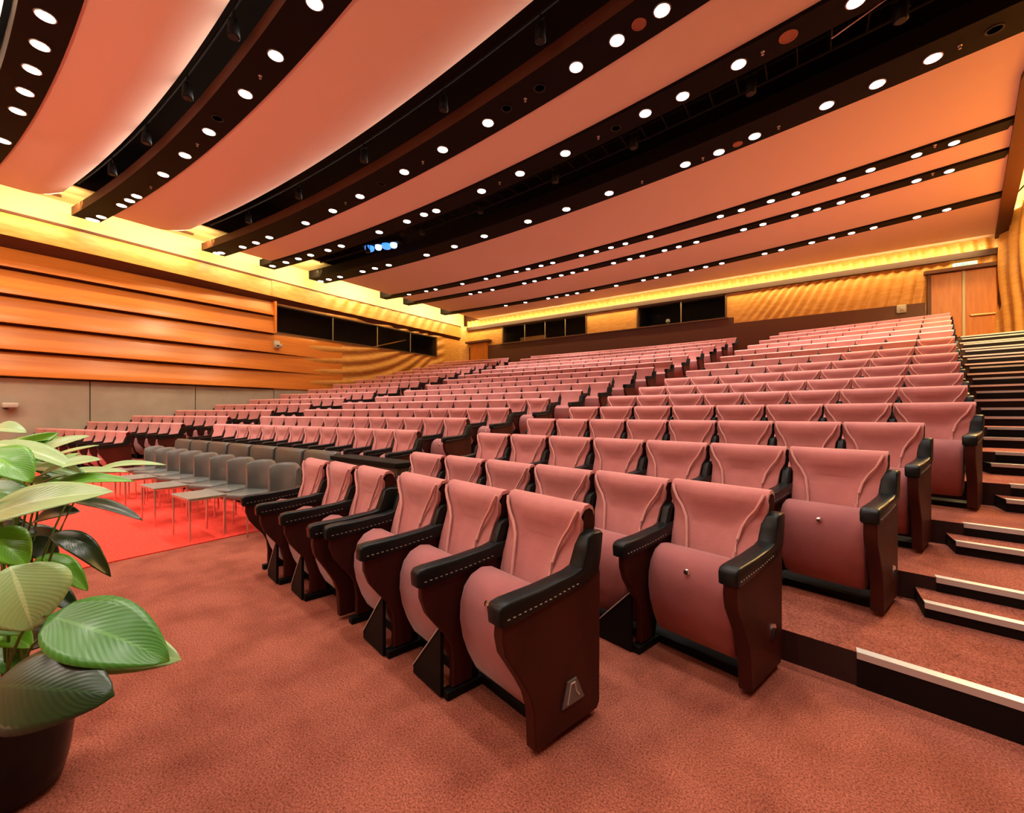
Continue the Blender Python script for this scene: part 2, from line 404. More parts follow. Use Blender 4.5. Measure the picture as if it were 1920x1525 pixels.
# left wall ------------------------------------------------------------
lw = MB(); lw.box(XL-.35, XL-.2, YF, YB+.2, 0, 2.5); lw.box(XL-.35, XL-.2, YF, 9.2, 2.4, 9.6)
lw.box(XL-.35, XL-.2, 9.2, YB+.2, 2.4, 4.95); lw.box(XL-.35, XL-.2, 9.2, YB+.2, 6.15, 9.6); lw.box(XL-.35, XL-.2, 19.0, YB+.2, 4.9, 6.2)
wall_left = tag(lw.build('wall_left', M['wood']), kind='structure')
y = -6.0; pj = []
Yp = [3.46-2.87*3, 3.46-2.87*2, 3.46-2.87, 3.46, 6.33, 9.2, 12.1, 15.0, 18, YB]
for a, b in zip(Yp[:-1], Yp[1:]):
    p = MB(); p.bevbox(XL-.2, XL, a+.012, b-.012, 0.0, 2.47, .008); p.build('wall_panel', M['beige'], wall_left)
# wooden boards, each leaning outward at its foot; they die away towards the back
def fade(Y, a=6.5, b=12.0): t = min(max((Y-a)/(b-a), 0), 1); return 1-t*t*(3-2*t)
def board(z0, z1, y0, y1, proj, fd, lip=.05, mname='wood'):
    mb = MB(); n = 40
    for i in range(n+1):
        Y = lerp(y0, y1, i/n); d = proj*fd(Y)
        x = XL-.02
        mb.v += [(x-.1, Y, z0+lip*.0), (x+d+.01, Y, z0), (x+d+.012, Y, z0+.02), (x+d*.78, Y, lerp(z0, z1, .3)), (x+d*.42, Y, lerp(z0, z1, .7)), (x+d*.25+.005, Y, z1-.07*fd(Y)), (x+d*.1, Y, z1), (x-.1, Y, z1)]
    for i in range(n):
        a = i*8; b = a+8
        for k in range(7): mb.f.append((a+k, b+k, b+k+1, a+k+1)); mb.m.append(1 if k in (0, 5) else 0)  # underside and top edge carry the shade between boards in their dark colour
    mb.f += [tuple(range(8)), tuple(n*8+k for k in range(7, -1, -1))]; mb.m += [0, 0]
    return mb.build('wood_board', [M[mname], M['lip_and_shade']], wall_left, smooth=50)
for z0, z1 in ((2.52, 3.28), (3.28, 4.04), (4.04, 4.87)): board(z0, z1, YF, 12.5, .25, fade)
for z0, z1 in ((4.87, 5.64), (5.64, 6.28)): board(z0, z1, YF, 9.15, .25, lambda Y: fade(Y, 7, 14))
# reveal at the end of the upper boards, beside the window
mb = MB(); mb.box(XL-.3, XL+.22, 9.13, 9.22, 4.9, 6.25); mb.build('window_reveal', M['wood'], wall_left)
# deep top band: dark sloping soffit, lit fascia, lip
def topband():
    n = 60; f1 = MB(); f2 = MB(); f3 = MB()
    for i in range(n+1):
        Y = lerp(YF, YB-.4, i/n); d = .12+.5*fade(Y, 2, 13)
        f1.v += [(XL-.05, Y, 6.2), (XL+d, Y, 6.42)]
        f2.v += [(XL+d, Y, 6.42), (XL+d*.9, Y, 6.8), (XL+d*.7, Y, 7.12), (XL-.2, Y, 7.14)]
        f3.v += [(XL+d*.7+.03, Y, 7.1), (XL+d*.7+.035, Y, 7.17), (XL-.2, Y, 7.18), (XL-.2, Y, 7.1)]
    for i in range(n):
        f1.f.append((2*i, 2*i+2, 2*i+3, 2*i+1)); f1.m.append(0)
        for k in range(3): f2.f.append((4*i+k, 4*i+4+k, 4*i+5+k, 4*i+1+k)); f2.m.append(0)
        for k in range(3): f3.f.append((4*i+k, 4*i+4+k, 4*i+5+k, 4*i+1+k)); f3.m.append(0)
        f3.f.append((4*i+3, 4*i+7, 4*i+4, 4*i)); f3.m.append(0)
    f1.build('soffit_board', M['dado'], wall_left, recalc=False)  # dark red puts the shade of the downward face into the colour
    f2.build('top_fascia', M['ribwood'], wall_left, smooth=50, recalc=False)
    f3.build('cove_lip', M['lip_and_shade'], wall_left)
topband()
m = MB(); m.box(XL-.2, XL+.03, YF, YB, 7.18, 8.0); m.build('cove_panel', M['cream'], wall_left)
# ribbed rear half of the left wall: ribs sweep up towards the back
def ribL(Y, z):
    t = min(max((Y-10)/8.5, 0), 1); s = .08+2.6*t*t
    ph = (z*7.2 - (Y-10)*0.55*s*1.5)*1.0
    amp = .035*min(1, max(0, (Y-9)/3))*(1 if Y < 19.3 else max(0, 1-(Y-19.3)/.6))
    return (XL-.02+amp*math.sin(ph*1.6), Y, z)
us = spread(9.2, YB-.5, 230, (9.2, 19.0)); vs_ = spread(2.45, 6.45, 90, (4.95, 6.15))
wallgrid(us, vs_, ribL, [(9.2, 19.0, 4.95, 6.15)], 'ribbed_panel', M['ribwood'], wall_left)
def ribT(Y, z):
    d = .12+.5*fade(Y, 2, 13); k = (z-6.42)/.7
    t = min(max((Y-10)/8.5, 0), 1)
    amp = .03*min(1, max(0, (Y-9)/4))*(1 if Y < 19.3 else max(0, 1-(Y-19.3)/.6))
    return (XL+d*(1-.3*k)+.03+amp*math.sin((Y-10)*9.6-z*5), Y, z)
wallgrid(spread(9.0, YB-.5, 200), spread(6.42, 7.1, 14), ribT, None, 'ribbed_panel', M['ribwood'], wall_left)
# rounded corner left/back
mb = MB(); n = 10
for i in range(n+1):
    a = PI/2*i/n; x = XL+.5-.5*math.cos(a); yy = YB-.5+.5*math.sin(a)
    mb.v += [(x-.02, yy, 0), (x-.02, yy, 7.2)]
mb.f = [(2*i, 2*i+2, 2*i+3, 2*i+1) for i in range(n)]; mb.m = [0]*n
mb.build('corner_panel', M['ribwood'], wall_left, smooth=60)

def window(name, p0, p1, axis, depth, parts_at, dark, paneM=True):
    """p0,p1: (u0,z0),(u1,z1). axis 'x': wall lies in plane X=XL; axis 'y': plane Y=YB"""
    (u0, z0), (u1, z1) = p0, p1
    root = None
    b = MB()
    def P(u, d, z): return (XL-.02-d, u, z) if axis == 'x' else (u, YB-.02+d, z)
    def bx(mb, ua, ub, da, db, za, zb, mi=None):
        pts = [P(u, d, z) for z in (za, zb) for d in (da, db) for u in (ua, ub)]
        mb.add(pts, [(0, 2, 3, 1), (4, 5, 7, 6), (0, 1, 5, 4), (2, 6, 7, 3), (0, 4, 6, 2), (1, 3, 7, 5)], mi)
    # frame is the top-level object
    f = MB(); t = .035
    bx(f, u0, u1, -.04, .3, z1-t, z1+.02); bx(f, u0, u1, -.04, .3, z0-.02, z0+t)
    bx(f, u0-.02, u0+t*1.5, -.04, .3, z0, z1); bx(f, u1-t*1.5, u1+.02, -.04, .3, z0, z1)
    root = tag(f.build(name, M['frame']), kind='structure')
    for u in parts_at:
        m = MB(); bx(m, u-.022, u+.022, 0, .05, z0, z1); m.build('mullion', M['mull2'], root)
    r = MB(); bx(r, u0, u1, .25, depth, z0-.5, z1+.4)
    # room behind: box without the face towards the hall
    r.f = [f_ for i, f_ in enumerate(r.f) if i != 2]; r.m = r.m[:5]
    r.build('room_behind', dark, root, recalc=False)
    if paneM:
        edges = [u0]+list(parts_at)+[u1]
        for a, c in zip(edges[:-1], edges[1:]):
            g = MB(); bx(g, a, c, .02, .035, z0, z1); g.build('pane', M['glass'], root)
    return root, bx
win1, bx1 = window('window_1', (9.22, 4.95), (19.0, 6.15), 'x', 1.9, (12.0, 14.6, 16.9), M['booth'])
m = MB()
m.add([(XL-.9, 14.8, 5.05), (XL-.9, 14.8, 5.1), (XL-1.2, 17.6, 5.95), (XL-1.2, 17.6, 5.88)], [(0, 1, 2, 3)]); m.add([(XL-.93, 14.8, 5.05), (XL-.93, 14.8, 5.1), (XL-1.23, 17.6, 5.95), (XL-1.23, 17.6, 5.88)], [(3, 2, 1, 0)])
m.build('reflected_light_strip', M['brass'], win1)  # sloping bar stands in for a light strip reflected in the glass
# right wall -----------------------------------------------------------
rw = MB(); rw.box(XR+.05, XR+.3, YF, YB+.2, 0, 9.6)
wall_right = tag(rw.build('wall_right', M['ribwood']), kind='structure')
def ribR(Y, z): return (XR-.06-.08*math.sin((Y-.3*math.sin(z*1.2))*7), Y, z)
wallgrid(spread(YF, YB, 340), spread(0, 8.0, 20), ribR, None, 'ribbed_panel', M['ribwood'], wall_right)
# back wall ------------------------------------------------------------
A = at_y(943, 600, YB); B = at_y(1100, 600, YB); Cc = at_y(1195, 600, YB); D = at_y(1362, 600, YB)
zb0 = at_y(1362, 594, YB).z; zb1 = at_y(1362, 553, YB).z
zb0 = 5.78; zb1 = 6.85
dl = at_y(1745, 515, YB); dr = at_y(1872, 500, YB)
DX0, DX1 = dl.x, dr.x; DZ0, DZ1 = LEV[17], (dl.z+dr.z)/2
gx = [A.x, B.x, Cc.x, D.x]
bw = MB()
Z0w, Z1w = zb0, zb1
bw.box(XL-.3, XR+.3, YB+.12, YB+.3, 0, Z0w); bw.box(XL-.3, XR+.3, YB+.12, YB+.3, Z1w, 9.6)
for a, b in ((XL-.3, gx[0]), (gx[1], gx[2]), (gx[3], XR+.3)): bw.box(a, b, YB+.12, YB+.3, Z0w-.01, Z1w+.01)
wall_back = tag(bw.build('wall_back', M['dado']), kind='structure')
def ribB(X, z):
    amp = .028*min(1, max(0, (X-D.x-.2)/1.5))
    a = lerp(1.1, .1, min(max((X+5)/8.5, 0), 1)); return (X, YB-amp*math.sin((X-a*(z-6.2))*19), z)
holes = [(gx[0], gx[1], Z0w, Z1w), (gx[2], gx[3], Z0w, Z1w), (DX0, DX1, 0, DZ1)]
zlo = 4.9
wallgrid(spread(XL+.4, XR, 560, gx+[DX0, DX1]), spread(3.6, 7.02, 34, (Z0w, Z1w, DZ1)), ribB, holes, 'ribbed_panel', M['ribwood'], wall_back)
def ribB2(X, z):
    return (X, YB-.06-.05*math.sin(X*19+z*2), z)
wallgrid(spread(XL+.4, XR, 420), spread(7.08, 7.5, 8), ribB2, None, 'scalloped_cove_panel', M['ribwood'], wall_back)
tr = MB(); tr.box(XL+.4, XR, YB-.15, YB, 6.88, 7.09); tr.build('cove_trim', mat('trim_dark', (0.035, 0.008, 0.004), 0.6), wall_back)
dd = MB(); dd.box(XL+.5, gx[3]+.3, YB-.03, YB+.1, 3.5, Z0w-.0); dd.box(gx[3]+.3, DX0-.15, YB-.045, YB+.1, 3.5, 5.5)  # wainscot under windows; right part paints the wall's light falloff as a dark panel
dd.build('dado_and_shade_panel', M['dado'], wall_back)
sl = MB(); sl.box(gx[0]-.1, gx[3]+.1, YB-.12, YB+.1, Z0w-.04, Z0w); sl.build('sill', M['dado'], wall_back)
win2, bx2 = window('window_2', (gx[0], Z0w), (gx[1], Z1w), 'y', 2.2, tuple(at_y(p, 600, YB).x for p in (984, 1022, 1060)), M['booth'])
m = MB(); bx2(m, gx[0]+.5, lerp(gx[0], gx[1], .42), 1.2, 1.3, Z0w+.05, Z0w+.5); m.build('reflection_patch', M['ribwood'], win2)  # yellow box stands in for a reflection in the glass
win3, bx3 = window('window_3', (gx[2], Z0w), (gx[3], Z1w), 'y', 2.2, (at_y(1277, 600, YB).x,), M['boothblue'])
p = at_y(1253, 598, YB)
# left door at the back, with projecting head
p0 = at_y(884, 640, YB); p1 = at_y(920, 640, YB)
d2 = MB(); d2.bevbox(p0.x, p1.x-.3, YB-.12, YB+.05, LEV[17], 6.0, .01)
door2 = tag(d2.build('door_2', M['door']), kind='structure')
q = MB(); q.box(p0.x-.25, p1.x+.1, YB-.35, YB, 6.0, 6.12); q.build('door_head', M['dado'], door2)
q = MB(); q.box(p1.x-.3, p1.x-.2, YB-.2, YB, LEV[17], 6.0); q.build('door_frame', M['wood'], door2)
# right double door
dm = lerp(DX0, DX1, .5)
f = MB(); f.box(DX0-.1, DX0, YB-.1, YB+.1, DZ0, DZ1+.1); f.box(DX1, DX1+.1, YB-.1, YB+.1, DZ0, DZ1+.1); f.box(DX0-.2, DX1+.2, YB-.22, YB+.1, DZ1, DZ1+.12)
door1 = tag(f.build('door_1', M['dado']), kind='structure')
for a, b, nm in ((DX0, dm-.03, 0), (dm+.03, DX1, 1)):
    l = MB(); l.bevbox(a+.01, b-.01, YB-.02, YB+.04, DZ0+.01, DZ1-.01, .006); lo = l.build('door_leaf', M['door'], door1)
    if nm:
        h = MB(); zz = at_y(1840, 590, YB).z; h.bevbox(a+.12, b-.08, YB-.11, YB-.06, zz-.03, zz+.03, .01); h.box(a+.15, a+.2, YB-.07, YB, zz-.03, zz+.03); h.box(b-.16, b-.11, YB-.07, YB, zz-.03, zz+.03)
        h.build('push_bar', M['brass'], lo)
l = MB(); l.box(dm-.035, dm+.035, YB-.045, YB+.03, DZ0, DZ1); l.build('meeting_strip', M['mullion'], door1)
# exit sign (lettering is not legible in the photograph: pale lit box with green marks)
e0 = at_y(1786, 502, YB-.1); e1 = at_y(1832, 489, YB-.1)
es = MB(); es.bevbox(e0.x, e1.x, YB-.16, YB-.06, e0.z, e1.z, .015); eo = es.build('exit_sign', M['sign'])
tag(eo, 'small glowing pale green exit sign above the double doors', 'sign')
g = MB(); L_ = e1.x-e0.x; H_ = e1.z-e0.z; yy = YB-.163
def sb(x0, x1, z0, z1): g.box(e0.x+L_*x0, e0.x+L_*x1, yy-.004, yy, e0.z+H_*z0, e0.z+H_*z1)
sb(.40, .44, .62, .78); sb(.38, .43, .40, .60); sb(.34, .38, .22, .40); sb(.43, .47, .24, .40); sb(.44, .49, .48, .54)   # running figure
sb(.53, .62, .2, .26); sb(.53, .55, .2, .8); sb(.60, .62, .2, .8); sb(.53, .62, .74, .8)                           # doorway
sb(.12, .28, .46, .54); sb(.10, .16, .40, .60); sb(.70, .88, .46, .54)
g.build('green_pictogram', M['signg'], eo)
# front wall behind the camera
fw = MB(); fw.box(XL-.3, XR+.3, YF-.2, YF, 0, 9.6); tag(fw.build('wall_front', M['wood']), kind='structure')

# ------------------------------------------------------------------ ceiling
CX, CR = -11.0, 120.0
def cy(Ya, x): return Ya-(x-CX)**2/CR
def xright(Y): return max(3.05, 3.4+.208*(Y-12.9))
ZC = 7.5
c = MB(); c.add([(XL-.3, YF, 9.6), (XR+.3, YF, 9.6), (XR+.3, YB+.2, 9.6), (XL-.3, YB+.2, 9.6)], [(0, 1, 2, 3)])
c.box(-17.35, -17.3, YF, YB, 8.0, 9.6); c.box(XR-.3, XR-.25, YF, YB, 8.0, 9.6)
ceiling = tag(c.build('ceiling', M['void'], recalc=False), kind='structure')
c = MB(); c.add([(XL-.2, YF, 8.0), (-17.3, YF, 8.0), (-17.3, YB, 8.0), (XL-.2, YB, 8.0)], [(0, 1, 2, 3)]); c.build('side_recess', M['cream'], ceiling, recalc=False)
c = MB(); c.add([(3.0, YF, 8.0), (XR+.1, YF, 8.0), (XR+.1, YB, 8.0), (3.0, YB, 8.0)], [(0, 1, 2, 3)]); c.build('side_recess', M['cream'], ceiling, recalc=False)
XE = -17.55
def cloud(Ya, Yb, up0=False, up1=True):
    """smooth white panel between two arcs; its edges turn upward"""
    prof = [(0, .0), (.1, 0), (.35, 0), (.6, 0), (.8, 0), (.9, 0.0), (1, 0)]
    W = Yb-Ya
    ys = []
    for k in range(11):
        s = k/10; z = ZC
        if up1: q = max(0, (s-.5)/.5); z = ZC+.26*q**2
        ys.append((s, z))
    extra = [(1+.04, ZC+.33)] if up1 else []
    n = 60; m = MB(); rows = []
    for i in range(n+1):
        x0 = XE; row = []
        t = i/n
        for s, z in ys:
            Yg = Ya+W*s
            xR = xright(cy(Yg, 3.5)) ; x = lerp(XE, xR, t)
            row.append((x, min(cy(Yg, x), YB-.02), z))
        for d, z in extra:
            Yg = Yb+(d-1)*1.0; xR = xright(cy(Yg, 3.5)); x = lerp(XE, xR, t); row.append((x, min(cy(Yg, x), YB-.02), z))
        row.append((row[-1][0], row[-1][1], row[-1][2]+.03))
        row.append((row[0][0], row[0][1], ZC+.09))
        rows.append(row)
    K = len(rows[0]); m.v = [v for r in rows for v in r]
    for i in range(n):
        for k in range(K):
            a = i*K+k; b = i*K+(k+1) % K; m.f.append((a, b, b+K, a+K)); m.m.append(0)
    m.f += [tuple(range(K))[::-1], tuple(n*K+k for k in range(K))]; m.m += [0, 0]
    return m.build('ceiling_panel', M['ceiling'], ceiling, smooth=35)
def beam(Ya, Yb, z0=ZC-.06, z1=ZC+.30, fm='beam'):
    n = 50; m = MB()
    for i in range(n+1):
        t = i/n; x = lerp(-18.35, xright(cy(Ya, 3.5)), t); 
        a = min(cy(Ya, x), YB-.1); b = min(cy(Yb, x), YB-.05)
        m.v += [(x, a, z0), (x, b, z0), (x, b, z1), (x, a, z1)]
    for i in range(n):
        a = i*4
        for k, mi in ((0, 0), (1, 0), (2, 0), (3, 1)): m.f.append((a+k, a+(k+1) % 4, a+4+(k+1) % 4, a+4+k)); m.m.append(mi)
    m.f += [(0, 1, 2, 3), tuple(n*4+k for k in (3, 2, 1, 0))]; m.m += [0, 0]
    return m.build('lighting_beam', [M['beam'], M[fm]], ceiling)
cloud(-4.5, 0.86); 
beam(0.98, 1.55)
cloud(1.57, 2.97); beam(3.38, 4.0, z1=ZC+.2, fm='fascia')
cloud(4.02, 6.0); beam(6.75, 7.52, z1=ZC+.2, fm='fascia')
cloud(7.54, 8.75, up1=False); beam(8.77, 9.35, z1=ZC+.2)
beam(10.85, 11.66)
cloud(11.68, 14.66, up1=False); beam(14.68, 15.1)
cloud(15.12, 16.2, up1=False); beam(16.22, 16.62)
cloud(16.64, 19.08, up1=False); beam(19.1, 19.5)
cloud(19.52, 24.0, up1=False)
# dark trim along the right end of the panels
m = MB(); n = 20
for i in range(n+1):
    Y = lerp(YF, YB-.05, i/n); x = xright(Y)
    m.v += [(x-.02, Y, ZC-.09), (x+.28, Y, ZC-.09), (x+.28, Y, ZC+.3), (x-.02, Y, ZC+.3)]
for i in range(n):
    a = i*4
    for k in range(4): m.f.append((a+k, a+(k+1) % 4, a+4+(k+1) % 4, a+4+k)); m.m.append(0)
m.build('edge_trim', M['fascia'], ceiling)
# thin battens in the side recess
for y0, y1 in ((-1, 2.7), (4.6, 6.0), (8.2, 9.2)):
    m = MB(); m.box(-18.25, -18.17, y0, y1, 7.86, 7.92); m.build('recess_batten', M['fascia'], ceiling)

# ------------------------------------------------------------------ rig in the open slots
def pipe_run(Ya, z, x0=-17, x1=2.6, r=.025, label=None):
    m = MB(); m.tube([(lerp(x0, x1, i/24), cy(Ya, lerp(x0, x1, i/24)), z) for i in range(25)], r, 6)
    o = m.build('lighting_pipe', M['rig']); tag(o, label, 'pipe'); return o
M['rig'] = mat('rig_steel', (0.003, 0.003, 0.0035), 0.6, 0.0, spec=0.15)
def ladder(Ya, Yb, z, label):
    root = empty('lighting_truss', (0, 0, z), 0, label, 'truss')
    for Y, dz in ((Ya, 0), (Yb, 0), (Ya, .3), (Yb, .3)):
        m = MB(); m.tube([(lerp(-16.8, 2.4, i/24), cy(Y, lerp(-16.8, 2.4, i/24)), dz) for i in range(25)], .025, 6); m.build('chord', M['rig'], root)
    m = MB()
    for i in range(40):
        x = lerp(-16.5, 2.2, i/39)
        m.tube([(x, cy(Ya, x), 0), (x, cy(Ya, x), .3)], .014, 5); m.tube([(x, cy(Yb, x), 0), (x, cy(Yb, x), .3)], .014, 5)
        m.tube([(x, cy(Ya, x), 0), (x, cy(Yb, x), 0)], .014, 5)
    tag(m.build('brace', M['rig'], root), kind='stuff')
ladder(9.75, 10.3, 7.75, 'dark steel lighting truss running along the widest open ceiling slot')
pipe_run(3.15, 7.95, label='dark lighting pipe in the narrow slot before the curved beam at top left')
pipe_run(6.4, 7.95, label='dark lighting pipe in the slot before the second curved beam')
def fixture():
    root = empty('stage_spotlight', (0, 0, 0))
    m = MB(); m.lathe([(.05, .16), (.075, .13), (.085, .02), (.09, -.12), (.08, -.13)], n=14); m.build('body', M['rig'], root, smooth=50)
    m = MB(); m.lathe([(.07, -.128), (.07, -.135)], n=14); m.build('lens', M['hole'], root)
    m = MB(); m.tube([(-.11, 0, 0), (-.11, 0, .2), (.11, 0, .2), (.11, 0, 0)], .012, 5); m.tube([(0, 0, .2), (0, 0, .33)], .015, 5); m.build('yoke', M['rig'], root)
    return root
fx = fixture(); used = False
for i, (Ya, z, px, nm) in enumerate([(9.75, 7.42, x, 'widest open slot') for x in (-13.2, -10.4, -7.9, -5.3, -3.2, -.9, 1.1)]
                              +[(3.15, 7.62, x, 'slot at top left') for x in (-14.5, -12.2, -9.8, -7.6)]
                              +[(6.4, 7.62, x, 'second slot') for x in (-14.6, -11.8, -8.8, -6.0, -3.6)]):
    o = fx if not used else copy_tree(fx); used = True
    o.location = (px, cy(Ya, px), z+.005); o.rotation_euler = (0, 0, random.uniform(-.5, .5))
    k = [0, 7, 11][['widest open slot', 'slot at top left', 'second slot'].index(nm)]
    tag(o, 'black stage spotlight hanging in the %s, %s from the left' % (nm, ORD[i-k+1]), 'spotlight', 'stage spotlights in the ceiling slots')
for i, (a, b, w_) in enumerate([((1507, 45), (1563, 10), 'short pale bar beside the far right lamp of the widest slot'), ((1560, 72), (1665, -4), 'long thin pale rod along the edge of the widest slot')]):
    m = MB(); m.tube([at_z(*a, ZC+.1), at_z(*b, ZC+.1)], .018 if i == 0 else .01, 6); m.tube([at_z(*b, ZC+.1), at_z(*b, ZC+.1)+Vector((0, 0, .3))], .012, 5)
    m.tube([at_z(*a, ZC+.1), at_z(*a, ZC+.1)+Vector((0, 0, .3))], .012, 5)
    tag(m.build('metal_bar', M['lampring']), w_, 'bar')
# blue moving head
pb = at_z(715, 462, 7.5)
root = empty('moving_head_light', pb-Vector((0, 0, .06)), .3, 'stage light with glowing blue lens in the widest ceiling slot', 'stage light')
m = MB(); m.bevbox(-.8, .8, -.14, .14, .1, .32, .03); m.build('housing', M['rig'], root)
for dx, mm, r in ((-.5, 'blue', .17), (-.12, 'bluew', .12), (.22, 'blue', .17), (.52, 'bluew', .12)):
    m = MB(); m.lathe([(r, .1), (r*1.0, 0), (r*.7, -.05), (.02, -.07)], (dx, 0, 0), 14); m.build('lens', M[mm], root, smooth=50)
# ------------------------------------------------------------------ downlights
BAND = {
 'curved beam at top left': (1.27, [(85, 30), (75, 85), (60, 130), (47, 172), (33, 208), (10, 265)]),
 'second ceiling beam': (3.75, [(590, 5), (517, 104), (460, 176), (392, 247), (347, 291), (306, 327), (257, 368), (243, 376), (228, 385), (195, 408), (180, 414), (160, 422)]),
 'third ceiling beam': (7.27, [(1240, 15), (1157, 75), (1080, 125), (915, 230), (830, 280), (758, 322), (675, 368), (624, 395), (573, 418), (505, 445), (480, 455), (455, 463), (415, 474), (390, 480), (365, 487)]),
 'near side of the widest slot': (9.12, [(1605, 2), (1385, 120), (1280, 180), (1210, 212), (1060, 287), (975, 325), (903, 358), (818, 395), (795, 402), (763, 415), (711, 435), (640, 461), (615, 469), (582, 478), (556, 484), (530, 490), (505, 497)]),
 'far side of the widest slot': (11.4, [(1750, 107), (1645, 157), (1550, 197), (1415, 255), (1348, 285), (1285, 308), (1142, 362), (1062, 392), (990, 415), (907, 442), (852, 462), (800, 478), (729, 497), (703, 503), (677, 508), (634, 518), (610, 522), (587, 526)]),
 'third narrow strip from the back': (14.89, [(1793, 260), (1720, 287), (1633, 315), (1578, 332), (1492, 360), (1445, 375), (1390, 393), (1350, 404), (1218, 442), (1172, 456), (1143, 462), (1115, 469), (1086, 476), (1030, 489), (1007, 494), (984, 501), (961, 506), (929, 515), (905, 520), (861, 530), (812, 541), (790, 543), (760, 550)]),
 'second narrow strip from the back': (16.42, [(1783, 315), (1720, 335), (1623, 364), (1577, 377), (1532, 389), (1490, 401), (1430, 418), (1393, 427), (1303, 450), (1270, 459), (1242, 465), (1199, 475), (1175, 481), (1145, 489), (1092, 501), (1067, 507), (1045, 512), (1021, 517), (994, 523), (974, 527), (915, 540), (892, 545), (870, 547)]),
 'last narrow strip before the back wall': (19.3, [(1779, 387), (1723, 400), (1640, 421), (1598, 431), (1560, 440), (1522, 450), (1464, 463), (1432, 470), (1350, 488), (1320, 496), (1293, 502), (1250, 511), (1226, 516), (1200, 520), (1150, 532), (1105, 541), (1075, 546), (1055, 549), (1035, 553), (1020, 556), (975, 563), (940, 570)]),
}
ring = MB(); ring.lathe([(.10, .01), (.10, -.012), (.125, -.014), (.13, 0), (.13, .01)], n=18)
ring_me = ring.mesh('downlight', M['lampring'], smooth=40)
disc = MB(); disc.lathe([(.11, -.008), (.108, -.016), (.05, -.02)], n=18); disc_me = disc.mesh('lamp_glass', M['lamp'], smooth=40)
ZS = ZC-.06
def downlight(x, y, k):
    o = link('downlight', ring_me, None, (x, y, ZS)); o.scale = (k, k, 1)
    link('lamp_glass', disc_me, o)
    return o
for nm, (Ya, pts) in BAND.items():
    pts = sorted(pts); last = None
    for i, (px, py) in enumerate(pts):
        # slide along the view ray's ground track onto the beam
        p = at_z(px, py, ZS); x = max(p.x, -18.2); yv = cy(Ya, x); yv = min(max(p.y, yv-.10), yv+.10)
        k = 1.0 if Ya < 13 else .8
        if Ya > 13: yv = cy(Ya, x)
        o = downlight(x, yv, k)
        tag(o, 'round white downlight, %s from left, %s' % (ORD[i+1], ('along the ' if 'slot' not in nm else 'on the ')+nm), 'light', 'downlights in the ceiling beams')
        every = 1 if Ya < 10 else 2
        if i % every == 0 and x > -16.2:
            s_ = spot((x, yv, ZS-.05), (0, 0, -1), SPOT_W*(1 if Ya < 10 else 1.7), 88, (1, 0.92, 0.82), 0.85, .06)
        last = p
# the beams run on to the right of the frame; their lamps light the near floor
for Ya, xs2 in ((1.27, (-6, -3.5, -1.2, 1)), (3.75, (-3.8, -1.8, .2, 2)), (7.27, (.2, 2.1)), (-1.6, (-14, -11, -8, -5, -2, 1))):
    for i, x in enumerate(xs2):
        o = downlight(x, cy(Ya, x), 1.0) if Ya > 0 else None
        if o: tag(o, 'round white downlight high above the camera, %s from left along the %s' % (ORD[i+1], {1.27: 'curved front beam', 3.75: 'second beam', 7.27: 'third beam'}[Ya]), 'light', 'downlights overhead outside the frame')
        spot((x, cy(Ya, x), ZS-.05), (0, 0, -1), SPOT_W, 88, (1, 0.92, 0.82), 0.85, .06)
# unlit lamps, speakers, sensors
un = MB(); un.lathe([(.11, 0), (.11, -.012), (.09, -.013), (.085, .0)], n=16); un_me = un.mesh('unlit_downlight', M['hole'], smooth=40)
for i, (px, py, w_) in enumerate([(408, 222, 'second beam below the two bright near lamps'), (1012, 165, 'third beam right of the middle gap'), (950, 203, 'third beam left in the lamp gap'), (715, 345, 'third beam lower left'), (1155, 240, 'near side of the widest slot'), (1865, 55, 'far side of the widest slot at right edge')]):
    p = at_z(px, py, ZS); o = link('unlit_downlight', un_me, None, p)
    tag(o, 'black unlit round downlight on the '+w_, 'light', 'unlit downlights')
for i, (px, py, w_, r) in enumerate([(1198, 45, 'between the two nearest lamps of the third beam', .11), (1478, 68, 'near side of the widest slot', .13), (1383, 270, 'far side of the widest slot', .1)]):
    p = at_z(px, py, ZS)
    m = MB(); m.lathe([(r, .005), (r, -.012), (r*.8, -.016), (r*.78, -.008), (.02, -.008)], n=20); o = m.build('ceiling_speaker', M['grille'], smooth=40); o.location = p
    tag(o, 'round terracotta ceiling speaker, '+w_, 'speaker', 'round ceiling speakers')
sp = MB(); sp.lathe([(.03, 0), (.03, -.01), (.012, -.02), (.012, -.05), (.022, -.055)], n=10); sp_me = sp.mesh('sprinkler', M['lampring'], smooth=40)
for i, (px, py) in enumerate([(488, 142), (370, 270), (283, 350), (985, 185), (793, 303), (648, 380), (1430, 97), (1122, 256), (937, 342), (1800, 85), (1460, 237), (1318, 296), (1204, 340), (1753, 272), (1749, 325)]):
    p = at_z(px, py, ZS); o = link('sprinkler', sp_me, None, p)
    tag(o, 'tiny metal ceiling sprinkler, %s from the left' % ORD[sorted([488, 370, 283, 985, 793, 648, 1430, 1122, 937, 1800, 1460, 1318, 1204, 1753, 1749]).index(px)+1], 'sprinkler', 'ceiling sprinklers')

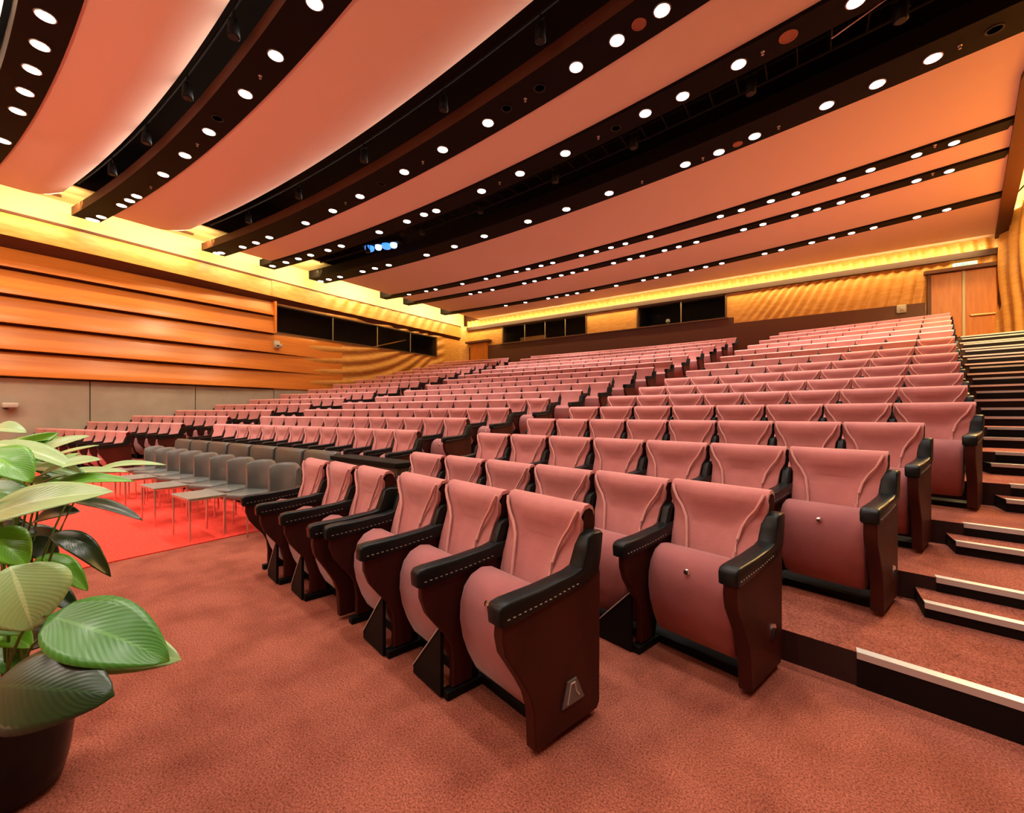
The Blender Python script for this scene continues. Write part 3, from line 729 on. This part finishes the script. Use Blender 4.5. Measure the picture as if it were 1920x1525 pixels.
# ------------------------------------------------------------------ auditorium seats
W = .57
def hw(z):
    t = min(max((z-.80)/.11, 0), 1); t = t*t*(3-2*t); return lerp(.226, .246, min(max((z-.4)/.4, 0), 1)) + (.280-.246)*t
BF = [(-.215, .40), (-.20, .48), (-.178, .58), (-.150, .68), (-.120, .76), (-.100, .82), (-.098, .88), (-.102, .93), (-.095, .975), (-.070, 1.005), (-.035, 1.01), (-.010, .995), (.0, .965)]
def back_mesh(lod=False):
    m = MB(); cols = 11 if not lod else 3; prof = BF if not lod else [BF[0], BF[3], BF[5], BF[8], BF[10], BF[12]]
    n = len(prof)
    for i, (y, z) in enumerate(prof):
        for k in range(cols):
            t = -1+2*k/(cols-1)
            dy = 0
            if not lod and i < 9:
                dy = -.010*(1-t*t) if z > .84 else (.008 if abs(t) < .55 else -.010)
            m.v.append((t*hw(z), y+dy, z))
    N0 = len(m.v)
    for i in range(n-1):
        for k in range(cols-1):
            a = i*cols+k; m.f.append((a, a+1, a+cols+1, a+cols)); m.m.append(0)
    # thin lip around to the rear
    rear = [(x, y+.022 if z < .95 else y, z-(.0 if z < .95 else .02)) for x, y, z in m.v]
    m.v += rear
    for i in range(n-1):
        for k in (0, cols-1):
            a = i*cols+k; m.f.append((a, a+cols, a+cols+N0, a+N0)); m.m.append(0)
    return m
def shell_poly():
    return [(-.19, .38), (-.135, .66), (-.085, .80), (-.08, .93), (-.06, .985), (-.03, .992), (.012, .96), (.012, .90), (-.0, .80), (-.03, .60), (-.05, .38)]
def shell_mesh(lod=False):
    m = MB(); pl = shell_poly(); n = len(pl)
    for s in (-1, 1):
        for y, z in pl: m.v.append((s*(hw(z)-.004), y, z))
    for i in range(n): m.f.append((i, (i+1) % n, n+(i+1) % n, n+i)); m.m.append(0)
    m.f += [tuple(range(n)), tuple(range(2*n-1, n-1, -1))]; m.m += [0, 0]
    return m
PAN = [(-.235, .60), (-.27, .637), (-.33, .648), (-.39, .625), (-.435, .575), (-.458, .50), (-.462, .41), (-.445, .31), (-.415, .22), (-.375, .14), (-.32, .11), (-.275, .14), (-.25, .28), (-.235, .45)]
def pan_mesh(lod=False):
    m = MB(); pl = PAN if not lod else [PAN[0], PAN[2], PAN[4], PAN[6], PAN[8], PAN[10], PAN[12]]
    cen = Vector((-.34, .39)); n = len(pl)
    secs = [(-1, .90), (-.97, .96), (-.88, 1), (.88, 1), (.97, .96), (1, .90)] if not lod else [(-1, .97), (1, .97)]
    for t, s in secs:
        for y, z in pl:
            wd = .232 - .012*max(0, (.35-z)/.25)
            m.v.append((t*wd, cen.x+(y-cen.x)*s, cen.y+(z-cen.y)*s))
    for j in range(len(secs)-1):
        for i in range(n): m.f.append((j*n+i, j*n+(i+1) % n, (j+1)*n+(i+1) % n, (j+1)*n+i)); m.m.append(0)
    m.f += [tuple(range(n))[::-1], tuple((len(secs)-1)*n+i for i in range(n))]; m.m += [0, 0]
    return m
ARM = [(-.63, .618), (-.635, .675), (-.62, .698), (-.58, .705), (-.40, .708), (-.20, .722), (-.145, .735), (-.115, .80), (-.098, .868), (-.07, .885), (.0, .885), (.014, .87), (.0, .77), (-.02, .69), (-.10, .655), (-.35, .63), (-.60, .605)]
ENDP = [(-.605, .62), (-.61, .56), (-.595, .49), (-.55, .42), (-.505, .35), (-.465, .28), (-.44, .2), (-.43, .03), (-.02, .03), (.0, .06), (.005, .70), (-.05, .69), (-.12, .655), (-.35, .64)]
MIDP = [(-.60, .62), (-.60, .55), (-.57, .47), (-.51, .39), (-.46, .33), (-.43, .27), (-.42, .18), (-.42, .05), (-.30, .05), (-.30, .18), (-.27, .29), (-.10, .50), (.0, .66), (-.05, .69), (-.12, .655), (-.35, .64)]
me_back = back_mesh().mesh('backrest', M['pink'], smooth=55)
me_shell = shell_mesh().mesh('back_shell', M['maroon'], smooth=35)
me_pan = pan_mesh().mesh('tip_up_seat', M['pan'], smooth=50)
def arm_mesh(wd): m = MB(); m.prism(ARM, -wd, wd, .012, seg=2); return m.mesh('armrest', M['leather'], smooth=45)
me_arm_end = arm_mesh(.045)
m = MB(); m.prism(ARM[:6]+[(-.145, .735), (-.02, .74)]+ARM[13:], -.04, .04, .012)
m.prism([(-.15, .70), (-.105, .83), (-.08, .85), (.0, .85), (.0, .70)], -.024, .024, .006); me_arm = m.mesh('armrest', M['leather'], smooth=45)
m = MB(); m.prism(ENDP, -.032, .032, .006, seg=1); me_end = m.mesh('end_panel', M['maroon'], smooth=30)
m = MB(); m.prism(MIDP, -.02, .02, .005, seg=1); me_mid = m.mesh('side_panel', M['maroon'], smooth=30)
m = MB(); m.bevbox(-W/2, W/2, -.30, -.10, 0, .05, .006); me_base_shade = m.mesh('base_shade', M['black'])  # black box stands in for the shadow band under the row
m = MB(); m.bevbox(-.03, .03, -.46, -.03, 0, .045, .006); m.prism([(-.40, .04), (-.26, .04), (-.19, .36), (-.10, .46), (-.26, .46), (-.34, .36)], -.014, .014); me_foot = m.mesh('foot', M['black'])
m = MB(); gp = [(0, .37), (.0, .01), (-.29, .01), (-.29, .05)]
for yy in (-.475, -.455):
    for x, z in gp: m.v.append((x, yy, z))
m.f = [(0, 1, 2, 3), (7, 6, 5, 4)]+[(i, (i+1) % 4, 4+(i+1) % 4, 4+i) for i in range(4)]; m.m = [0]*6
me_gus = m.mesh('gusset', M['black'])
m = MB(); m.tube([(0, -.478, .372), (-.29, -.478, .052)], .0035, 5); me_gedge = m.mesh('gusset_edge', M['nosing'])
def piping_mesh(s):
    m = MB()
    if True:
        pts = [(s*.262, -.104, .985), (s*.250, -.118, .95), (s*.228, -.122, .90), (s*.192, -.126, .85), (s*.162, -.136, .79), (s*.146, -.156, .72), (s*.138, -.176, .65), (s*.134, -.19, .56), (s*.132, -.208, .47), (s*.132, -.22, .41)]
        m.tube(pts, .009, 6)
    return m.mesh('piping', M['piping'], smooth=True)
me_pipe = [piping_mesh(-1), piping_mesh(1)]
m = MB(); m.lathe([(.016, 0), (.016, .004), (.009, .006)], n=12); me_badge = m.mesh('seat_badge', M['chrome'], smooth=30)
def stitch_mesh(wd):
    m = MB()
    for k in range(15):
        y = lerp(-.59, -.18, k/14); z = interp(y, [(-.6, .64), (-.35, .655), (-.12, .68)])
        for s in (-1, 1): m.box(s*wd-.0025, s*wd+.0025, y-.0065, y+.0065, z-.0018, z+.0018)
    return m.mesh('stitching', M['stitch'])
me_st = stitch_mesh(.0405); me_st_end = stitch_mesh(.0455)
# low-detail one-piece seat for the far rows
def lod():
    m = MB()
    b = back_mesh(True); m.add(b.v, b.f, 0)
    b = shell_mesh(True); m.add(b.v, b.f, 1)
    b = pan_mesh(True); m.add(b.v, b.f, 2)
    m.prism(ARM[::2], W/2-.04, W/2+.04, mi=3)
    m.prism(MIDP[::2], W/2-.02, W/2+.02, mi=1)
    m.box(-W/2, W/2, -.3, -.1, 0, .05, 4)  # same black box in place of the shade under the seat
    m.box(W/2-.02, W/2+.02, -.36, -.2, 0, .4, 4)
    return m
lodm = [M['pink'], M['maroon'], M['pan'], M['leather'], M['black']]
LODMB = lod(); me_lod = LODMB.mesh('auditorium_seat', lodm, smooth=30)
LODE = MB(); LODE.prism(ENDP, W/2-.032, W/2+.032, mi=0); LODE.prism(ARM[::2], W/2-.045, W/2+.045, mi=1)
me_lode = LODE.mesh('end_panel', [M['maroon'], M['leather']])
LODL = MB(); LODL.prism(ENDP, -W/2-.032, -W/2+.032, mi=0); LODL.prism(ARM[::2], -W/2-.045, -W/2+.045, mi=1)
me_lodl = LODL.mesh('end_panel', [M['maroon'], M['leather']])
def part(name, me, root, loc=(0, 0, 0)):
    o = bpy.data.objects.new(name, me); C.objects.link(o); o.parent = root; o.location = loc; return o
def proto(kind, detail):
    """kind: 'mid', 'rightend', 'leftend'"""
    root = empty('auditorium_seat', (0, 0, 0))
    b = part('backrest', me_back, root)
    for q_ in me_pipe: part('piping', q_, b)
    part('back_shell', me_shell, root)
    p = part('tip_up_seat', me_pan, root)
    if detail:
        g = part('seat_badge', me_badge, p, (0, -.452, .555)); g.rotation_euler = (math.radians(75), 0, 0)
    sides = [(1, kind == 'rightend')]
    if kind == 'leftend': sides.append((-1, False))
    for s, end in sides:
        a = part('armrest', me_arm_end if end else me_arm, root, (s*W/2, 0, 0))
        if detail: tag(part('stitching', me_st_end if end else me_st, a), kind='stuff')
        if end: part('end_panel', me_end, root, (s*W/2, 0, 0))
        else:
            part('side_panel', me_mid, root, (s*W/2, 0, 0)); part('foot', me_foot, root, (s*W/2, 0, 0))
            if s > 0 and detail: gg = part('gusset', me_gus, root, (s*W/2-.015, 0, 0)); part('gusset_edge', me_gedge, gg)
        if end and not detail: pass
    part('base_shade', me_base_shade, root)
    if kind == 'leftend': pass
    return root
# gather every seat position
seats = []
def block(blk, n, x0, x1, front, cnt=None):
    L = x1-x0; cnt = cnt or max(1, round(L/.573)); pit = L/cnt
    for i in range(cnt):
        x = x0+pit*(i+.5); yv = rowy(n, x)
        sl_ = slope(x)
        kind = 'rightend' if i == cnt-1 else ('leftend' if i == 0 else 'mid')
        seats.append(dict(b=blk, n=n, i=cnt-1-i, cnt=cnt, x=x, y=yv, z=LEV[n], rz=math.atan(sl_)-(math.radians(6) if blk == 'right' and n <= 5 else 0), k=kind, sc=pit/W/math.cos(math.atan(sl_)), row=n-front+1))
block('right', 1, -2.50, xr[1], 1); block('right', 1, -4.08, -2.62, 1, 3)
for s in seats[3:]: s['i'] += 3
for n in range(2, 17): block('right', n, interp(ROWY[n], XLR), xr[n], 1)
for n in range(3, 17): block('centre', n, interp(ROWY[n], XCL), interp(ROWY[n], XCR), 3)
for n in range(2, 17): block('left', n, XL+.15, interp(ROWY[n], XLRt), 2)
for s in seats:
    d = FW.x*s['x']+FW.y*s['y']; s['d'] = d; u = RT.x*s['x']+RT.y*s['y']; s['px'] = 960+800*u/d
seats.sort(key=lambda s: s['d'])
N_IND = 300
protos = {}
def get(kind, detail):
    key = (kind, detail)
    if key not in protos: protos[key] = proto(kind, detail); protos[key]['first'] = 1; return protos[key]
    return copy_tree(protos[key])
rest = MB(); rest_n = 0
for idx, s in enumerate(seats):
    if idx < N_IND:
        if s['d'] < 10:
            o = get(s['k'], True)
            if s['cnt'] == 1: pass
        else:
            o = bpy.data.objects.new('auditorium_seat', me_lod); C.objects.link(o)
            if s['k'] == 'rightend': link('end_panel', me_lode, o)
            if s['k'] == 'leftend': link('end_panel', me_lodl, o)
        o.location = (s['x'], s['y'], s['z']); o.rotation_euler = (0, 0, s['rz']); o.scale = (s['sc'], 1, 1)
        side = 'right aisle' if s['b'] == 'right' else 'its right end'
        if s['i'] == 0 and s['n'] == 1:
            lab = 'pink folding seat closest to the camera, front row end, trapezoid metal plate on its side'
        elif s['i'] == 0 and s['n'] == 2 and s['b'] == 'right':
            lab = 'pink folding seat at right end of second row, round plate on its side'
        else:
            lab = 'pink folding seat, %s block, %s row from front, %s from %s' % (s['b'], ORD[s['row']], ORD[s['i']+1], side)
        tag(o, lab, 'seat', 'pink auditorium seats in curved rows')
        s['o'] = o
    else:
        Mx = Matrix.Translation((s['x'], s['y'], s['z'])) @ Matrix.Rotation(s['rz'], 4, 'Z') @ Matrix.Diagonal((s['sc'], 1, 1, 1))
        rest.add([(Mx @ Vector(v))[:] for v in LODMB.v], LODMB.f)
        rest.m[-len(LODMB.f):] = LODMB.m
        rest_n += 1
        if s['k'] == 'rightend':
            rest.add([(Mx @ Vector(v))[:] for v in LODE.v], LODE.f); rest.m[-len(LODE.f):] = [{0: 1, 1: 3}[q] for q in LODE.m]
for p_ in protos.values():
    if 'first' in p_: del p_['first']
print('seats', len(seats), 'rest', rest_n)
ro = rest.build('distant_seats', lodm, smooth=30, recalc=False)
tag(ro, 'remaining small pink seats in the far rows of centre and left blocks', 'seats', kind='stuff')
# metal plates on the near end panels
def find(n, i): return [s for s in seats if s['b'] == 'right' and s['n'] == n and s['i'] == i][0]['o']
e1_ = find(1, 0)
m = MB(); m.prism([(-.275, .14), (-.24, .25), (-.18, .25), (-.125, .14)], .032, .042, .002, seg=1)
pl = m.build('row_plate', M['plate'], e1_); pl.location = (W/2, 0, .0); pl['label'] = 'brushed metal trapezoid row plate'
m = MB()
def stroke(pts, r=.004): m.tube([(.042, y, z) for y, z in pts], r, 5)
stroke([(-.243, .152), (-.222, .235)]); stroke([(-.222, .235), (-.195, .235)]); stroke([(-.195, .235), (-.185, .19), (-.165, .165)])
lt = m.build('letter', M['white'], pl)
for n, yz in ((2, (-.15, .25)), (3, (-.14, .22))):
    e2_ = find(n, 0); m = MB(); m.lathe([(.045, 0), (.045, .006), (.036, .008)], n=16)
    o = m.build('row_plate', M['chrome'], e2_, smooth=30); o.location = (W/2+.032, yz[0], yz[1]); o.rotation_euler = (0, PI/2, 0)
    m = MB(); m.tube([(.015, -.018, .011), (-.018, 0, .011), (.015, .018, .011)], .004, 5); m.build('emblem', M['hole'], o)

# ------------------------------------------------------------------ grey guest chairs, sofas, little tables, desk
def guest_chair():
    r = empty('guest_chair', (0, 0, 0))
    m = MB(); pr = [(-.06, .36), (-.06, .60), (-.05, .80), (-.025, .83), (.0, .80), (.0, .60), (.0, .36)]; nn_ = 10
    for k in range(nn_+1):
        t = -1+2*k/nn_; a_ = t*1.05
        for yy, zz in pr:
            rr = .25 + yy
            m.v.append((math.sin(a_)*rr*1.08, -.25+math.cos(a_)*rr, zz-.05*abs(t)**3*(zz > .7)))
    for k in range(nn_):
        for q in range(7): m.f.append((k*7+q, k*7+(q+1) % 7, k*7+7+(q+1) % 7, k*7+7+q)); m.m.append(0)
    m.f += [tuple(range(7)), tuple(nn_*7+q for q in range(7))]; m.m += [0, 0]
    m.build('backrest', M['grey'], r, smooth=50)
    m = MB(); m.bevbox(-.22, .22, -.52, -.10, .38, .46, .03); m.build('seat', M['grey'], r, smooth=45)
    for sx in (-.21, .21):
        m = MB(); m.tube([(sx, -.46, .005), (sx, -.46, .38), (sx, -.03, .38)], .011, 6); m.build('leg', M['chrome'], r)
        m = MB(); m.tube([(sx, .02, .005), (sx, -.02, .38)], .011, 6); m.build('leg', M['chrome'], r)
    return r
g0 = guest_chair()
for i in range(9):
    o = g0 if i == 0 else copy_tree(g0)
    o.location = (-5.3-.585*i, 2.78, .012); o.rotation_euler = (0, 0, .42)
    tag(o, 'grey leather guest chair with chrome legs, %s from the right in the low row' % ORD[i+1], 'chair', 'grey leather guest chairs')
def sofa():
    r = empty('low_armchair', (0, 0, 0))
    m = MB(); m.prism([(-.18, .2), (-.17, .6), (-.15, .84), (-.10, .885), (-.03, .88), (.0, .80), (.0, .2)], -.40, .40, .03); m.build('backrest', M['darkgrey'], r, smooth=45)
    m = MB(); m.bevbox(-.30, .30, -.56, -.15, .2, .44, .04); m.build('seat_cushion', M['darkgrey'], r, smooth=45)
    for s in (-1, 1):
        m = MB(); m.bevbox(s*.35-.05, s*.35+.05, -.56, -.12, .08, .60, .03); m.build('armrest', M['darkgrey'], r, smooth=45)
    m = MB(); m.bevbox(-.38, .38, -.52, -.02, .0, .2, .01); m.build('plinth', M['black'], r)
    return r
s0 = sofa()
for i in range(7):
    o = s0 if i == 0 else copy_tree(s0)
    o.location = (-5.95-.83*i, 3.66-.02*i, .0 if False else .012)
    tag(o, 'dark grey low armchair behind the guest chairs, %s from the right' % ORD[i+1], 'armchair', 'dark grey low armchairs')
def side_table():
    r = empty('side_table', (0, 0, 0))
    m = MB(); m.bevbox(-.27, .27, -.19, .19, .47, .49, .006); m.build('table_top', M['tabletop'], r)
    m = MB()
    m.tube([(-.25, -.17, .46), (.25, -.17, .46), (.25, .17, .46), (-.25, .17, .46), (-.25, -.17, .46)], .011, 6); m.build('frame', M['chrome'], r)
    for sx in (-.25, .25):
        for sy in (-.17, .17):
            m = MB(); m.tube([(sx, sy, .0), (sx, sy, .465)], .011, 6); m.build('leg', M['chrome'], r)
    return r
M['tabletop'] = mat('grey_glass_top', (0.32, 0.33, 0.28), 0.15)
t0 = side_table()
for i, (x, yv) in enumerate([(-5.9, 2.0), (-7.05, 2.0), (-8.3, 2.0), (-9.6, 2.0)]):
    o = t0 if i == 0 else copy_tree(t0); o.location = (x, yv, .012)
    tag(o, 'small chrome-legged table on the red carpet, %s from the right' % ORD[i+1], 'table', 'chrome side tables')
r = empty('control_desk', (-4.72, 3.52, 0), -.06, 'low black desk in the aisle between the sofas and second row', 'desk')
m = MB(); m.bevbox(-.75, .75, -.16, .16, .80, .86, .01); m.build('desk_top', M['black'], r)
m = MB(); m.bevbox(-.72, .72, -.12, .14, 0, .80, .01); m.build('cabinet', M['darkgrey'], r)

# ------------------------------------------------------------------ wall devices
p = at_x(520, 652, XL+.15); r = empty('wall_camera', (XL+.02, p.y, p.z), 0, 'small white dome camera on the wooden wall left of the dark window', 'camera')
m = MB(); m.bevbox(0, .12, -.12, .12, -.02, .3, .02); m.build('bracket', M['white'], r)
m = MB(); m.lathe([(.14, .05), (.16, 0), (.13, -.1), (.04, -.15)], (.22, 0, .1), 14); m.build('dome', M['white'], r, smooth=50)
m = MB(); m.lathe([(.07, -.02), (.065, -.06), (.02, -.08)], (.3, -.05, .1), 10); m.build('lens', M['hole'], r, smooth=50)
p = at_x(18, 762, XL+.1); r = empty('wall_camera', (XL, p.y, p.z), 0, 'small white camera on the beige wall at far left above the plant', 'camera')
m = MB(); m.bevbox(0, .06, -.08, .08, -.08, .08, .01); m.build('bracket', M['white'], r)
m = MB(); m.bevbox(.05, .28, -.16, .16, -.05, .10, .03); m.build('body', M['white'], r, smooth=50)
m = MB(); m.lathe([(.06, 0), (.06, -.03), (.02, -.05)], (.2, -.08, -.04), 10); m.build('lens', M['hole'], r)
p = at_y(1690, 580, YB-.05); m = MB(); m.bevbox(p.x-.14, p.x+.14, YB-.14, YB-.04, p.z-.16, p.z+.16, .04); m.bevbox(p.x-.05, p.x+.05, YB-.17, YB-.12, p.z-.08, p.z+.08, .02)
tag(m.build('wall_speaker', M['speakerpink'] if 'speakerpink' in M else M['white'], smooth=50), 'small pale box on the dark back wall left of the double doors', 'speaker')
p = at_y(1253, 600, YB+.5); r = empty('desk_lamp', (p.x, YB+.45, Z0w), 0, 'small white lamp inside the control room window', 'lamp')
m = MB(); m.lathe([(.12, 0), (.1, .03), (.03, .05), (.03, .2), (.12, .22), (.09, .36), (.02, .38)], n=12); m.build('lamp_body', M['white'], r, smooth=50)

# ------------------------------------------------------------------ potted plant
pp = at_depth(22, 1500, 1.62); PX, PY = pp.x, pp.y
plant = empty('potted_plant', (PX, PY, 0), 0, 'large leafy green plant in a glossy black pot at the left edge', 'plant')
m = MB(); m.lathe([(.10, 0), (.135, .02), (.155, .10), (.17, .22), (.165, .32), (.175, .35), (.16, .355), (.15, .33)], n=28); m.build('pot', M['stone'], plant, smooth=50)
m = MB(); m.lathe([(.152, .325), (.148, .33)], n=24); m.build('soil', M['soil'], plant)
crown = Vector((PX, PY, .34))
def leaf(b, t, width, mt, bend=.12, side=None, fold=.25, db=0, dt=0, wv=.0, z=1.6):
    """b,t: pixel of the blade's foot and tip, db/dt: depth; width in metres"""
    B_ = at_depth(b[0], b[1], db or z); T_ = at_depth(t[0], t[1], dt or z)
    ax = T_-B_; L = ax.length; ax.normalize()
    # blade faces between camera and up
    mid = (B_+T_)/2; view = (Vector((0, 0, CAMZ))-mid).normalized()
    nrm = (view*(1-(side if side is not None else .45))+Vector((0, 0, 1))*(side if side is not None else .45))
    nrm = (nrm-ax*nrm.dot(ax)).normalized(); sd = ax.cross(nrm).normalized()
    nl, nw = 14, 8; me = bpy.data.meshes.new('leaf'); V = []; U = []
    for i in range(nl+1):
        s = i/nl
        wdt = width*.5*(math.sin(PI*min(1, s**.78)))**.72*(1-.12*s) if 0 < s < 1 else 0.001
        cpt = B_+ax*(L*s)+nrm*(math.sin(PI*s)*bend*L)
        for k in range(nw+1):
            u = -1+2*k/nw
            V.append(cpt+sd*(u*wdt)+nrm*(abs(u)**1.4*wdt*fold+wv*wdt*math.sin(s*17+u*2)*abs(u))-Vector((PX, PY, 0)))
            U.append((u, s))
    F = []
    for i in range(nl):
        for k in range(nw): a = i*(nw+1)+k; F.append((a, a+1, a+nw+2, a+nw+1))
    me.from_pydata([v[:] for v in V], [], F); uvl = me.uv_layers.new(name='UVMap')
    for lp in me.loops: uvl.data[lp.index].uv = U[lp.vertex_index]
    me.polygons.foreach_set('use_smooth', [True]*len(me.polygons)); me.materials.append(M[mt])
    o = link('leaf', me, plant)
    md = o.modifiers.new('thick', 'SOLIDIFY'); md.thickness = .0015
    # stem
    B2 = B_-Vector((PX, PY, 0)); c0 = Vector((random.uniform(-.05, .05), random.uniform(-.05, .05), .33))
    pts = []
    for i in range(9):
        q = i/8; pts.append(c0.lerp(B2, q)+Vector((0, 0, .12*math.sin(PI*q)))*(1 if B2.z > .5 else .5))
    ms = MB(); ms.tube(pts, [.006-.003*i/8 for i in range(9)], 6); ms.build('stem', M['stem'], plant, smooth=True)
    return o
leaf((-60, 985), (212, 922), .165, 'leafA', .07, fold=.15, z=1.45)
leaf((20, 1062), (62, 1182), .24, 'leafA', .10, side=.2, fold=.22, z=1.35)
leaf((92, 1155), (318, 1240), .22, 'leafC', .08, fold=.1, side=.3, z=1.35, dt=1.38)
leaf((120, 1200), (340, 1238), .17, 'leafA', .05, side=.15, fold=.05, z=1.42)
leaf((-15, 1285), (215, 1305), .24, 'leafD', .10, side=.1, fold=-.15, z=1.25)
leaf((-40, 1130), (40, 1190), .16, 'leafC', .08, z=1.5)
leaf((-20, 830), (150, 885), .10, 'leafA', .06, z=1.6, side=.7)
leaf((-30, 850), (120, 822), .09, 'leafB', .05, z=1.75, side=.6)
leaf((20, 905), (185, 835), .10, 'leafA', .06, z=1.9, side=.7)
leaf((-40, 880), (90, 850), .10, 'leafC', .08, z=1.7, side=.5)
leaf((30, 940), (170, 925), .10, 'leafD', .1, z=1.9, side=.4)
leaf((30, 900), (168, 818), .13, 'leafA', .10, z=1.7, side=.6)
leaf((60, 905), (190, 862), .11, 'leafA', .08, z=1.6, side=.6)
leaf((20, 880), (110, 812), .12, 'leafB', .1, z=1.75)
leaf((40, 930), (240, 885), .09, 'leafA', .1, z=1.8, side=.7)
leaf((-30, 850), (60, 905), .14, 'leafB', .12, z=1.4)
leaf((70, 930), (252, 903), .07, 'leafB', .12, z=1.6, side=.5)
leaf((150, 900), (312, 872), .055, 'leafA', .1, z=1.9, side=.6)
leaf((-60, 930), (80, 945), .12, 'leafC', .15, z=1.55)
leaf((-30, 1000), (52, 1062), .13, 'leafB', .12, z=1.4, side=.4)
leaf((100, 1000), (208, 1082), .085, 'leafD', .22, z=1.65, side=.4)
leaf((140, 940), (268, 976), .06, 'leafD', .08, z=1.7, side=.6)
leaf((70, 1045), (165, 1108), .10, 'leafB', .12, z=1.7, side=.5)
leaf((10, 940), (120, 905), .12, 'leafB', .14, z=1.9, side=.6)
leaf((-40, 820), (50, 812), .12, 'leafA', .14, z=1.85, side=.6)
leaf((-10, 1190), (110, 1175), .10, 'leafD', .1, z=1.7, side=.5)
leaf((60, 980), (150, 960), .12, 'leafD', .1, z=1.9, side=.5)
leaf((20, 1020), (130, 1010), .14, 'leafD', .1, z=1.95, side=.3)
leaf((-50, 1230), (40, 1260), .12, 'leafC', .12, z=1.6, side=.4)
leaf((40, 850), (130, 905), .12, 'leafC', .12, z=1.95, side=.4)
leaf((0, 870), (95, 860), .13, 'leafC', .12, z=1.9, side=.3)

for b_, t_, wd_, mt_, z_, sd_ in [((0, 900), (110, 880), .10, 'leafC', 1.8, .6), ((-20, 905), (70, 835), .11, 'leafB', 1.9, .6), ((80, 900), (150, 850), .08, 'leafB', 2.0, .6),
        ((50, 880), (170, 900), .09, 'leafC', 1.75, .6), ((-30, 960), (60, 925), .12, 'leafC', 1.8, .5), ((30, 960), (200, 940), .09, 'leafC', 1.9, .6),
        ((-40, 1010), (70, 1000), .14, 'leafD', 1.7, .4), ((50, 1010), (110, 1060), .10, 'leafD', 1.85, .4), ((-20, 1060), (60, 1050), .12, 'leafC', 1.8, .5),
        ((60, 1090), (150, 1150), .09, 'leafD', 1.8, .4), ((-30, 1170), (60, 1215), .12, 'leafB', 1.55, .4), ((20, 1220), (110, 1200), .12, 'leafD', 1.75, .4)]:
    leaf(b_, t_, wd_, mt_, .1, z=z_, side=sd_)
